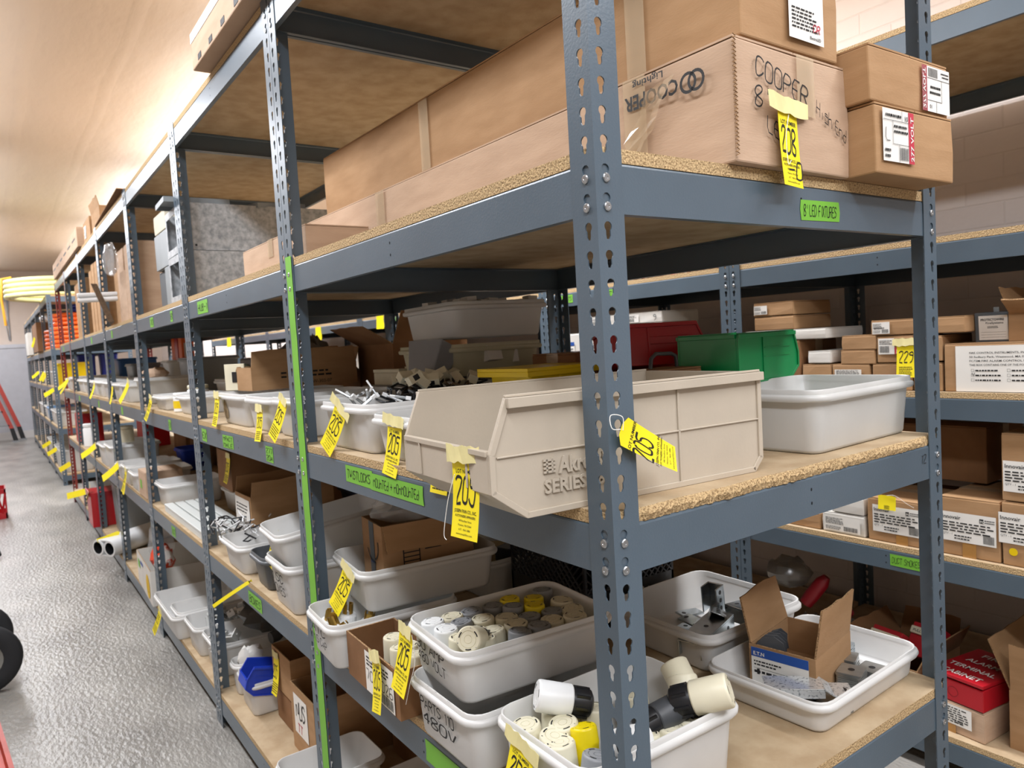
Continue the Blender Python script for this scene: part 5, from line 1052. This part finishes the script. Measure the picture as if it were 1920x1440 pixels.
# ================= wall rack along the brick =================
FB = XB+.012
def bbox(label, y0, y1, z, h, d=.3, mt=None, x=FB+.01, **k): return abox(label, x, x+d, y0, y1, z, h, mt, **k)
def lab(t, w, h, d, x, z, lw, lh, kind='ship', **k): return sticker(t, (x, -d/2-.0018, z), (1, 0, 0), (0, 0, 1), (0, -1, 0), lw, lh, kind, **k)
# level 2: smoke detector cartons
def inno(m, f, lay):
    text(m, 'Innovair', .004, .073, .017, f, 1, bold=1.2); rect(m, .115, .070, .012, .014, f, 1); text(m, 'PG', .117, .072, .011, lay(2.4), 0, bold=1); lines_block(m, .13, .07, .028, .014, 2, f, 1, 2); lines_block(m, .005, .03, .15, .036, 4, f, 1, 3); text(m, 'QTY - 1', .005, .02, .009, f, 1); barcode(m, .125, .006, .032, .026, f, 1, 4); lines_block(m, .04, .006, .06, .018, 2, f, 1, 5)
for (y0, y1, z, h, lb, lx, lz, dot) in ((.425, .662, L2, .150, 'smoke detector carton with a lot tag and white label, beside the white cartons', -.10, .035, 0), (.243, .418, L2, .188, 'smoke detector carton with peeled tape, middle of the row', -.085, .068, 0), (.034, .236, L2, .195, 'smoke detector carton with a yellow dot, end of the row', -.11, .07, 1), (.034, .234, L2+.201, .205, 'smoke detector carton stacked on the yellow-dotted one', -.11, .05, 0)):
    w_ = y1-y0; t = bbox(lb, y0, y1, z, h, .34, KRAFT); s = min(1, (w_-.02)/.165)
    sticker(t, (lx if w_ > .2 else -w_/2+.008, -.1718, lz), (1, 0, 0), (0, 0, 1), (0, -1, 0), .162, .095, '', extra=inno) if w_ > .2 else sticker(t, (-w_/2+.004, -.1718, lz-.02), (1, 0, 0), (0, 0, 1), (0, -1, 0), .162, .095, '', extra=inno)
    m = M(); m.box(-.02, .02, -.1722, -.1716, .0, .062); m.obj('brown_tape', [TAPEB], t)
    if dot: m = M(); f = F((-w_/2+.03, -.1718, .045), (1, 0, 0), (0, 0, 1), (0, -1, 0), .0008)(1); m.add([f(.012*math.cos(a), .012*math.sin(a)) for a in [PI/10*k for k in range(20)]], [tuple(range(20))]); m.obj('yellow_dot', [YELP], t)
t = bbox('white carton with red diagram, lower of two beside the smoke detector cartons', .675, .838, L2, .072, .3, WCARD); lab(t, 0, 0, .3, -.075, .008, .14, .055); t = bbox('white carton stacked on the diagrammed one', .68, .80, L2+.078, .06, .3, WCARD)
bbox('small kraft carton lying past the white cartons', .85, 1.0, L2, .055, .25, KRAFT)
bbox('dark brown carton deep above the middle smoke detector carton', .36, .70, L2+.200, .19, .30, KRAFTD, x=FB+.22)
bbox('brown carton with a white label deep behind the smoke detector cartons', .72, 1.05, L2+.0, .32, .28, KRAFTD, x=FB+.35)
lot_tag('yellow lot tag hanging on the smoke detector carton with white string', FB-.004, .585, L2+.170, -88, '', lean=2, curl=6, L=.05, Wd=.06, detail=1, tape=False, string='0,-.002,0 .03,-.006,.004 .07,-.004,-.02 .09,-.002,-.03')
# level 3
fci = bbox('big kraft carton with a white FIRE ALARM CONTROL PANEL sheet', .034, .392, L3, .150, .34, KRAFT)
def fc(m, f, lay):
    for i, (s, w_) in enumerate((('FIRE CONTROL INSTRUMENTS, INC.', .16), ('50 Sudbury Park, Westwood, MA 02090', .17), ('FC72M FIRE ALARM CONTROL PANEL', .18), ('THIS BOX CONTAINS ONE OF THE FOLLOWING:', .19))): text(m, s, .04, .118-.0125*i, .0085, f, 1, w=w_, bold=.6)
    for i in range(3):
        for k in range(2): u, v = .045+.10*k, .062-.015*i; [rect(m, u+a, v+b, c, d, f, 1) for a, b, c, d in ((0, 0, .008, .0006), (0, .008, .008, .0006), (0, 0, .0006, .008), (.008, 0, .0006, .008))]; lines_block(m, u+.012, v-.001, .07, .010, 1, f, 1, i*2+k)
    strokes(m, 'V', .046, .047, .012, f, 1, .12)
sticker(fci, (-.145, -.1718, .002), (1, 0, 0), (0, 0, 1), (0, -1, 0), .30, .143, '', extra=fc)
pw = thing('detector_enclosure', 'dark grey metal box with a name plate on the control panel carton', 'electrical box', (FB+.10, .272, L3+.1545), -90); pw.rotation_euler.x = rad(4)
M().box(-.052, .052, -.02, .03, 0, .092).obj('enclosure_body', [mat('slate_paint', '565d63', .45)], pw, bevel=.002); m = M(); m.box(-.054, .054, -.026, -.0205, -.0, .094); m.obj('front_cover', [mat('slate_paint', '565d63', .45)], pw, bevel=.002)
m = M(); m.box(-.008, .008, -.004, 0, .092, .108); m.obj('mounting_ear', [ENCL], pw, bevel=.003); m = M(); m.lathe([(.01, 0), (.01, .02)], 12); o = m.obj('side_gland', [GREYP], pw); o.rotation_euler.y = rad(-90); o.location = (-.052, 0, .045)
sticker(pw, (-.042, -.0264, .008), (1, 0, 0), (0, 0, 1), (0, -1, 0), .082, .076, '', name='name_plate', extra=lambda m, f, lay: (text(m, 'PROTECTOWIRE', .006, .060, .010, f, 1, w=.066, bold=1.6), text(m, 'FireSystems', .02, .050, .009, f, 1, w=.05, bold=.5), lines_block(m, .025, .036, .03, .008, 2, f, 1, 3), [rect(m, .006, .008+.008*i, .07, .0005, f, 1) for i in range(3)]))
open_box('open kraft carton with taped side beside the grey metal box', .19, .26, .085, FB+.19, .132, L3+.1545, -90, KRAFT, flaps='f62 l20 b-4', fl=.085)
for (y0, y1, z, h, lb, mt) in ((.615, .74, .141, .048, 'small kraft carton, top of the little stack past the wall post', KRAFT), (.62, .745, .090, .048, 'small kraft carton, middle of the little stack', KRAFT), (.64, .778, .0, .088, 'kraft carton with a white strip label under the little stack', KRAFT), (.497, .63, .0, .088, 'kraft carton with a word scrawled in red pen', KRAFT), (.490, .611, .094, .088, 'kraft carton with barcode and red corner mark', KRAFT), (.33, .63, .188, .050, 'long flat kraft carton across the top of the stacks', KRAFT), (.400, .478, .098, .08, 'kraft carton between barcode carton and control panel carton', KRAFT), (.402, .49, .0, .09, 'square kraft carton touching the control panel carton', KRAFT)):
    t = bbox(lb, y0, y1, L3+z, h, .22, mt, tape=False)
    if 'barcode' in lb and 'between' not in lb: sticker(t, (-.055, -.1118, .03), (1, 0, 0), (0, 0, 1), (0, -1, 0), .055, .054, 'bar'); m = M(); f = F((.0, -.112, .03), (1, 0, 0), (0, 0, 1), (0, -1, 0), .0008)(1); rect(m, 0, 0, .02, .022, f, 0); text(m, 'J', .006, .006, .014, F((.0, -.1124, .03), (1, 0, 0), (0, 0, 1), (0, -1, 0), .0008)(1), 1, bold=2); m.obj('red_mark', [REDI, PAPER], t)
    if 'long flat' in lb: sticker(t, (-.145, -.1118, .006), (1, 0, 0), (0, 0, 1), (0, -1, 0), .06, .040, 'ship', title=('MPS2-99F', (.006, .016, .009)))
    if 'red pen' in lb: m = M(); f = F((-.055, -.1118, .03), (1, 0, 0), (0, 0, 1), (0, -1, 0), .0008)(1); strokes(m, 'NOTIFIER', 0, 0, .024, f, 0, .08, W=.11); m.obj('red_writing', [REDI], t)
    if 'strip' in lb: sticker(t, (-.06, -.1118, .05), (1, 0, 0), (0, 0, 1), (0, -1, 0), .10, .022, 'lines')
lot_tag('yellow lot tag numbered 229 taped to the barcode carton', FB-.006, .505, L3+.165, -88, '229', lean=2, curl=6, L=.118, Wd=.06, detail=1)
tt3 = bbox('kraft carton with a small label, upper of two past the wall rack seam', .93, 1.108, L3+.282, .05, .25, KRAFT, tape=False); lab(tt3, 0, 0, .25, -.085, .008, .06, .034)
bbox('kraft carton under the labelled one past the wall rack seam', .93, 1.105, L3+.226, .05, .25, KRAFT, tape=False)
wb = bbox('long flat white carton past the wall rack seam', .80, 1.15, L3+.186, .036, .25, WCARD, tape=False); lab(wb, 0, 0, .25, -.14, .005, .05, .022, 'bar')
bbox('brown carton under the flat white one', .91, 1.15, L3, .18, .25, KRAFTD)
wc = bbox('white film-wrapped carton behind the green bin', .785, .875, L3+.095, .042, .2, WCARD, tape=False); bbox('kraft carton under the film-wrapped one', .785, .9, L3, .088, .2, KRAFT)
for i in range(4):
    t = bbox(['lowest', 'second', 'third', 'topmost'][i]+' white valve carton in the stack behind the corner post', 1.60, 1.845, L3+.135+i*.052-.0, .048, .25, WCARD, tape=False); lab(t, 0, 0, .25, -.11, .006, .09, .036, 'bar', seed=i+2); m = M(); f = F((.07, -.127, .010), (1, 0, 0), (0, 0, 1), (0, -1, 0), .0008)(1); strokes(m, '9', 0, 0, .026, f, 0, .1); m.obj('ring_print', [INK], t)
    t = bbox(['lowest', 'second', 'third', 'topmost'][i]+' white valve carton in the far stack behind the corner post', 1.87, 2.11, L3+.135+i*.052, .048, .25, WCARD, tape=False); lab(t, 0, 0, .25, -.11, .006, .09, .036, 'bar', seed=i+7)
bbox('brown carton carrying the white valve cartons', 1.60, 2.12, L3, .130, .3, KRAFTD)
t = bbox('white carton with a blue-edged label, seen through the corner post holes', 2.16, 2.29, L3, .26, .25, WCARD, tape=False); sticker(t, (-.05, -.127, .12), (1, 0, 0), (0, 0, 1), (0, -1, 0), .06, .10, '', extra=lambda m, f, lay: (rect(m, 0, .08, .06, .02, lay(1.5), 2), rect(m, 0, 0, .06, .006, lay(1.5), 2), lines_block(m, .008, .02, .04, .05, 4, f, 1, 2)))
RW = mat('red_wire_jacket', 'a3212c', .4)
tangle('tangle of red wire on the wall rack above the valve cartons', XB+.20, 1.60, L4+.006, .18, .60, .035, 24, [RW, KRAFTL], 5, r=.006)
for i, (y0, y1) in enumerate(((1.27, 1.55), (1.68, 2.05))): bbox(['flat torn cardboard piece on the wall rack by the seam', 'flat torn cardboard piece further along the wall rack'][i], y0, y1, L4+.036, .012, .2, KRAFTL, x=XB-.02+.02, tape=False)
# level 1
fa = thing('fire_alarm_cabinet', 'red steel FIRE ALARM TERMINAL CABINET lying on a kraft carton', 'electrical box', (FB+.165, .37, L1+.1055), -90-8)
M().box(-.088, .088, -.14, .14, 0, .072).obj('cabinet_body', [mat('fire_red_paint', 'b01a26', .35)], fa, bevel=.003)
m = M(); m.box(-.091, .091, -.144, .144, .0, .012); o = m.obj('cabinet_door', [mat('fire_red_paint', 'b01a26', .35)], fa, bevel=.002); o.location = (0, 0, .0745); o.rotation_euler.x = rad(-2)
m = M(); f = F((0, -.14, .090), (1, 0, 0), (0, 1, 0), (0, 0, 1), .0008)(1)
for i, s in enumerate(('CABINET', 'TERMINAL', 'ALARM', 'FIRE')): m = M(); text(m, s, 0, .018+.062*i, .038, f, 0, bold=1, center=True, w=(.13, .15, .105, .075)[i]); m.obj('lettering_line', [PAPER], fa)
m = M(); f = F((-.01, -.1404, .035), (1, 0, 0), (0, 0, 1), (0, -1, 0), .0006)(1)
for k in range(20): a, b = 2*PI*k/20, 2*PI*(k+1)/20; m.quad(f(.016*math.cos(a), .016*math.sin(a)), f(.016*math.cos(b), .016*math.sin(b)), f(.0175*math.cos(b), .0175*math.sin(b)), f(.0175*math.cos(a), .0175*math.sin(a)))
m.obj('knockout_ring', [mat('deep_red', '6d0f18', .4)], fa)
ck = carton('kraft carton with white sheet and brown tape under the red cabinet', .18, .30, .098, FB+.175, .375, L1, -90-6, KRAFTL, tape=False); sticker(ck, (-.088, -.1522, .03), (1, 0, 0), (0, 0, 1), (0, -1, 0), .14, .065, 'lines', title=('Kidde', (.085, .010, .012), 1)); m = M(); m.box(-.07, .0, -.1528, -.1522, .0, .03); m.obj('brown_tape', [TAPEB], ck); m = M(); strokes(m, 'n2', 0, 0, .05, F((.0915, .0, .03), (0, 1, 0), (0, 0, 1), (1, 0, 0), .0012)(1), 0, .1, W=.09); m.obj('handwriting', [INK], ck)
open_box('tall open kraft carton with flaring sides at the end of the bottom wall shelf', .20, .34, .19, FB+.23, .145, L1, -90, KRAFT, flaps='l24 f8', fl=.16)
ph = open_box('dark brown carton of red pull stations on the bottom wall shelf', .22, .32, .16, FB+.20, .63, L1, -90, KRAFTD, flaps='b20 l30 r25')
for i, (x, y, z, rz) in enumerate(((FB+.11, .665, .19, -98), (FB+.20, .56, .205, -96))):
    t = thing('pull_station', ['red pull station with a white PULL HANDLE bar, nearer the tray', 'red pull station with a white PULL HANDLE bar, deeper in the carton'][i], 'alarm switch', (x, y, L1+z), rz); t.rotation_euler.x = rad(-35)
    M().box(-.058, .058, -.02, .02, -.06, .06).obj('station_body', [mat('fire_red_paint', 'b01a26', .35)], t, bevel=.003); m = M(); m.box(-.056, .056, -.034, -.02, .015, .042); m.obj('pull_bar', [CREAM], t, bevel=.004); m = M(); text(m, 'PULL HANDLE', 0, .022, .014, F((0, -.0342, 0), (1, 0, 0), (0, 0, 1), (0, -1, 0), .0006)(1), 0, w=.09, bold=1, center=True); m.obj('lettering', [INK], t)
for i, (y, z, tl) in enumerate(((1.02, .24, 30), (.95, .16, 48), (.90, .08, 62))):
    m = M(); m.lathe([(.010, 0), (.026, .008), (.029, .05), (.028, .12), (.015, .15)], 16); o = m.obj('red_canister', [mat('deep_red_paint', '8d1420', .4)], smooth=40); tag(o, ['red canister, highest in the dark heap by the wall', 'red canister in the middle of the dark heap', 'red canister, lowest in the dark heap by the wall'][i], 'canister'); o.location = (FB+.15, y, L1+z); o.rotation_euler = (rad(tl), rad(20), 0)
for i, (x, y, z, s) in enumerate(((.20, 1.12, .28, .09), (.12, .98, .10, .08), (.24, .84, .10, .06), (.15, .86, .17, .05), (.22, 1.02, .0, .12))):
    blob('film_bag', ['murky film bag on top of the dark heap', 'murky film bag low beside the red canisters', 'murky film bag near the pull station carton', 'small murky film bag over the lowest canister', 'big murky film bag at the bottom of the heap'][i], 'bag', FB+x, y, L1+z, s, s, s*.7, mat('murky_film', '77736c', .2, alpha=.6, spec=1), 20+i, n=12, amp=.3)
green_label(UB[2-1][1][1]['aisle'], .62+.0, .11, .040, 'DUCT SMOKES', z=-.052, seed=3)
green_label(UB[2][1][3]['aisle'], .10, .13, .040, 'SWAP KITS', z=-.050, seed=4); green_label(UB[2][1][3]['aisle'], .40, .13, .040, 'WIRE', z=-.050, seed=5); green_label(UB[4][1][3]['aisle'], .5, .16, .05, '', z=-.055, seed=5)
# lot tags seen on the far wall-rack beams and goods glimpsed between
for (y, z, lb) in ((4.45, L4+.02, 'yellow lot tag on the far wall rack, seen above the brown carton'), (5.75, L4-.02, 'round-ended yellow lot tag on the wall rack beam behind the taped post'), (8.8, L4+.0, 'yellow lot tag on the wall rack seen past the third post')): lot_tag(lb, XB-.01, y, z, -60, '', lean=2, curl=6, L=.12, Wd=.07, detail=0, tape=False)
R = random.Random(31)
for i in range(14):
    y = 2.5+i*.52; h = R.uniform(.12, .30); mt = [KRAFT, WCARD, KRAFTD, GREYP][i % 4]
    bbox(['kraft', 'white', 'dark brown', 'grey'][i % 4]+' carton on the middle wall shelf, '+['2.5', '3', '3.5', '4'][i % 4].replace('.', '-')+' metres along' if False else ['kraft', 'white', 'dark brown', 'grey'][i % 4]+' carton number in the middle wall shelf row', y, y+R.uniform(.25, .45), L3, h, .3, mt, group=None, x=XB+.07)['label'] = (['kraft', 'white', 'dark brown', 'grey'][i % 4]+' carton on the middle wall shelf behind the '+['second unit, near end', 'second unit, far end', 'third unit, near end', 'third unit, middle', 'third unit, far end', 'fourth unit, near end', 'fourth unit, far end', 'fifth unit, near end', 'fifth unit, middle', 'fifth unit, far end', 'sixth unit, near end', 'sixth unit, far end', 'seventh unit, near end', 'seventh unit, middle', 'seventh unit, far end', 'end of the row'][i])
# ================= far rack beyond the row, left of frame goods =================
t = thing('pipe_coil', 'big coil of pale yellow flexible pipe on top of the far rack', 'coil', (.22, 11.2, L5+.0006), 0)
m = M()
for k in range(4):
    for rr_ in (.62, .55): m.tube([(rr_*math.cos(2*PI*i/40), rr_*1.1*math.sin(2*PI*i/40), .04+.062*k) for i in range(40)], .032, 8, loop=True)
m.obj('pipe_turns', [mat('pale_yellow_pipe', 'e2e2a6', .4)], t, smooth=60); m = M(); m.tube([(-.55, -.2, .28), (-.66, -.22, .26), (-.68, -.22, .0), (-.66, -.2, -.35)], .016, 7); m.obj('tie_strap', [mat('amber_strap', 'd9a12c', .5)], t, smooth=60)
def coil(label, x, y, z, r, n, tr, mt, el=1):
    t = thing('cable_coil', label, 'coil', (x, y, z+.0006), 0); m = M()
    for k in range(n):
        for q in (0, 1): m.tube([((r-q*tr*1.8)*math.cos(2*PI*i/28), (r-q*tr*1.8)*el*math.sin(2*PI*i/28), tr+tr*1.9*k) for i in range(28)], tr, 7, loop=True)
    m.obj('cable_turns', [mt], t, smooth=60); return t
coil('orange cable coil on the upper shelf of the far rack, by its end post', .34, 10.8, L4, .28, 5, .03, ORNG, 1.1); coil('orange cable coil stacked above the other, far rack', .36, 10.95, L4+.30, .26, 3, .03, ORNG, 1.2)
coil('orange cable coil second along the far rack', .3, 11.7, L4, .26, 5, .03, ORNG); coil('blue cable coil resting high on the far rack', .55, 10.9, L4+.48, .22, 2, .03, BLUEP)
abox('brown paper-wrapped carton at the edge of the far rack with a lot tag', -.06, .4, 12.0, 13.2, L4, .42, KRAFTD); blob('film_bag', 'white film bag hanging over the far rack edge', 'bag', .16, 12.55, L4+.425, .14, .24, .08, mat('white_film', 'eef0f2', .3), 40)
abox('white carton with red print on the far rack', -.06, .3, 15.0, 15.9, L4, .4, WCARD)
for i, (y, mt, a) in enumerate(((10.72, YELP, 'yellow bin on the middle shelf of the far rack'), (11.4, TUBW, 'milky tub on the middle shelf of the far rack'), (12.2, TUBW, 'second milky tub on the middle shelf of the far rack'), (12.9, TUBW, 'third milky tub on the middle shelf of the far rack'), (13.7, TUBW, 'fourth milky tub on the middle shelf of the far rack'), (14.35, TUBW, 'fifth milky tub on the middle shelf of the far rack'))): tub(a, .4, .4, .3 if i == 0 else .2, .24, y, L3+.0006, -90, mt)
for i, (x, y) in enumerate(((.45, 10.75), (.72, 10.7))): tub(['blue bin behind the yellow one on the far rack', 'blue bin deepest on the far rack'][i], .3, .24, .40, x, y+.42, L3+.0006, -90, mat('royal_blue_bin', '1b2f9e', .4))
for i, y in enumerate((10.8, 11.45, 12.3, 12.95, 13.75, 14.4)): atub(['milky tub of fittings, nearest on the second shelf of the far rack', 'second milky tub of the far rack second shelf', 'blue-tinted tub of the far rack second shelf', 'fourth tub of the far rack second shelf', 'fifth tub of the far rack second shelf', 'sixth tub of the far rack second shelf'][i], -.0, .36, y-.27, y+.27, L2, .2, mt=[TUBG, TUBW, mat('light_blue_bin', '7fa6cf', .4), TUBW, TUBW, TUBW][i])
for i, y in enumerate((10.8, 11.45, 12.3, 12.95)): atub(['hazy tub of pale fittings at the end post, bottom of the far rack', 'second hazy tub at the bottom of the far rack', 'third hazy tub at the bottom of the far rack', 'fourth hazy tub at the bottom of the far rack'][i], -.0, .4, y-.27, y+.27, L1, .3, mt=TUBG)
for (x, y, z, tl, ln, lb) in ((-.004, 10.47, L2+.50, 60, 20, 'yellow lot tag at the end post of the far rack'), (.03, 12.2, L3+.19, 30, 10, 'yellow lot tag on the middle shelf of the far rack'), (.03, 12.9, L3+.19, 30, 10, 'second yellow lot tag on the middle shelf of the far rack'), (.03, 14.3, L3+.19, 50, 20, 'third yellow lot tag on the middle shelf of the far rack'), (-.068, 12.5, L4+.22, 30, 0, 'yellow lot tag on the paper-wrapped carton'), (-.005, 11.0, L1+.29, 60, 20, 'yellow lot tag low on the far rack'), (-.005, 12.2, L1+.29, 60, 20, 'second yellow lot tag low on the far rack'), (-.004, 8.93, L1+.30, 60, 20, 'yellow lot tag by the foot of the rust red post')):
    lot_tag(lb, x, y, z, -70, '', tilt=tl, lean=ln, curl=10, L=.16, Wd=.06, detail=0, tape=False)
# step ladder by the back door
ld = thing('step_ladder', 'red fibreglass step ladder leaning open by the grey door', 'ladder', (-.75, 18.3, 0), 0)
LR = mat('red_fibreglass', 'b5453c', .5)
for nm2, x0, x1, y in (('side_rail', -.12, .34, -.1), ('side_rail', .02, .48, .3), ('side_rail', -.6, -.25, -.1)):
    m = M(); m.slab([(x0, y, 1.75), (x0+.08, y, 1.75), (x1+.08, y, .30), (x1, y, .30)], (0, .03, 0), 0); m.slab([(x1, y-.002, .30), (x1+.08, y-.002, .30), (x1+.14, y-.002, .03), (x1+.05, y-.002, .03)], (0, .034, 0), 1); m.box(x1+.03, x1+.16, y-.01, y+.04, .0, .035, 2); m.obj(nm2, [LR, BLK, GREYP], ld)
for k in range(5): m = M(); z_ = .35+.3*k; f_ = (1.75-z_)/1.45; m.box(-.55+.35*f_-.0, -.10+.46*f_, -.1, .0, z_, z_+.03); m.obj('step', [GREYP], ld)
# red crate on a dolly handle
rc = thing('milk_crate', 'red plastic crate standing in the aisle', 'crate', (-.80, 8.70, .0006), 0); m = M()
for (a, b) in ((0, .06), (.26, .31)): m.box(-.17, .17, -.17, -.162, a, b); m.box(-.17, .17, .162, .17, a, b); m.box(-.17, -.162, -.162, .162, a, b); m.box(.162, .17, -.162, .162, a, b)
for sx in (-1, 1):
    for sy in (-1, 1): m.box(*sorted((sx*.17, sx*.155)), *sorted((sy*.17, sy*.155)), 0, .31)
m.box(-.165, .165, -.165, .165, 0, .006); m.obj('crate_frame', [REDP], rc); m = M(); [m.tube([(u, s_*.166, .05), (u+q, s_*.166, .27)], .006, 5) for s_ in (-1, 1) for u in [(-.14+.045*k) for k in range(7)] for q in (-.04, .04)]; [m.tube([(s_*.166, u, .05), (s_*.166, u+q, .27)], .006, 5) for s_ in (-1, 1) for u in [(-.14+.045*k) for k in range(7)] for q in (-.04, .04)]; m.obj('lattice_walls', [REDP], rc)
# wheelbarrow style frame legs near the crate
fr_ = thing('folded_cart', 'black tubular cart frame lying in the aisle before the red crate', 'cart', (-.78, 7.0, 0), 0)
for i, pts in enumerate((((-.2, .4, .30), (-.05, .2, .26), (.03, -.1, .12), (.06, -.4, .03)), ((-.35, .3, .26), (-.16, .1, .2), (-.08, -.2, .08), (-.04, -.5, .02)))): m = M(); m.tube(pts, .014, 8); m.obj('tube_leg', [BLK], fr_, smooth=60)
m = M(); m.tube([(-.2, .4, .30), (-.35, .3, .26)], .012, 8); m.obj('cross_tube', [BLK], fr_)
# hand truck at the frame edge: red frame, worn plate, two black tyres
ht = thing('hand_truck', 'red hand truck with black rubber tyres at the aisle edge', 'hand truck', (-.86, 3.55, 0), 0)
for i, (x, y) in enumerate(((.05, .0), (.02, .42))):
    m = M(); prof = [(.085, -.012), (.088, -.03), (.11, -.035), (.145, -.036), (.162, -.024), (.166, 0), (.162, .024), (.145, .036), (.11, .035), (.088, .03), (.085, .012)]
    m.loft([[(x+r*math.cos(2*PI*k/36), y+w_, .166+r*math.sin(2*PI*k/36)) for k in range(36)] for r, w_ in prof], 0, False, False); w = m.obj('tyre', [mat('tyre_rubber', '202124', .75)], ht, smooth=50)
    m = M(); m.loft([[(x+r*math.cos(2*PI*k/24), y+w_, .166+r*math.sin(2*PI*k/24)) for k in range(24)] for r, w_ in ((.02, -.03), (.03, -.028), (.06, -.012), (.086, -.02), (.086, .02), (.06, .012), (.02, .03))], 0); m.obj('wheel_hub', [mat('worn_hub_steel', '9a9c98', .4, .7)], w, smooth=40)
m = M(); m.tube([(.05, .0, .166), (.02, .42, .166)], .012, 10); m.obj('axle', [ZINC], ht)
m = M(); m.slab([(-.05, -.25, .34), (.02, -.25, .34), (.30-.12, -1.62, .02), (.30-.19, -1.62, .02)], (0, .02, -.03)); m.slab([(.02, -.25, .34), (.035, -.25, .34), (.30-.105, -1.62, .02), (.30-.12, -1.62, .02)], (0, .02, .045)); m.obj('side_rail', [mat('worn_red_paint', 'a83a2a', .45, var=.2, vscale=12)], ht)
m = M(); m.box(-.3, .075, -1.50, -1.12, .05, .06); m.obj('toe_plate', [mat('scratched_steel', '9c9890', .4, .6, var=.25, vscale=40)], ht)
# wall conduit drop and box by the door
t = thing('wall_conduit', 'thin grey conduit and switch box on the back wall above the door', 'conduit', (-.22, 19.17, 2.2), 0); m = M(); m.tube([(0, 0, 0), (0, 0, .9)], .012, 8); m.tube([(.0, 0, .9), (.03, 0, 1.0), (.0, 0, .5), (-.05, 0, .3), (-.02, 0, .0)], .007, 6); m.obj('conduit_run', [GREYP], t, smooth=60); m = M(); m.box(-.06, .06, -.04, .02, .88, 1.02); m.obj('switch_box', [GREYP], t, bevel=.004)
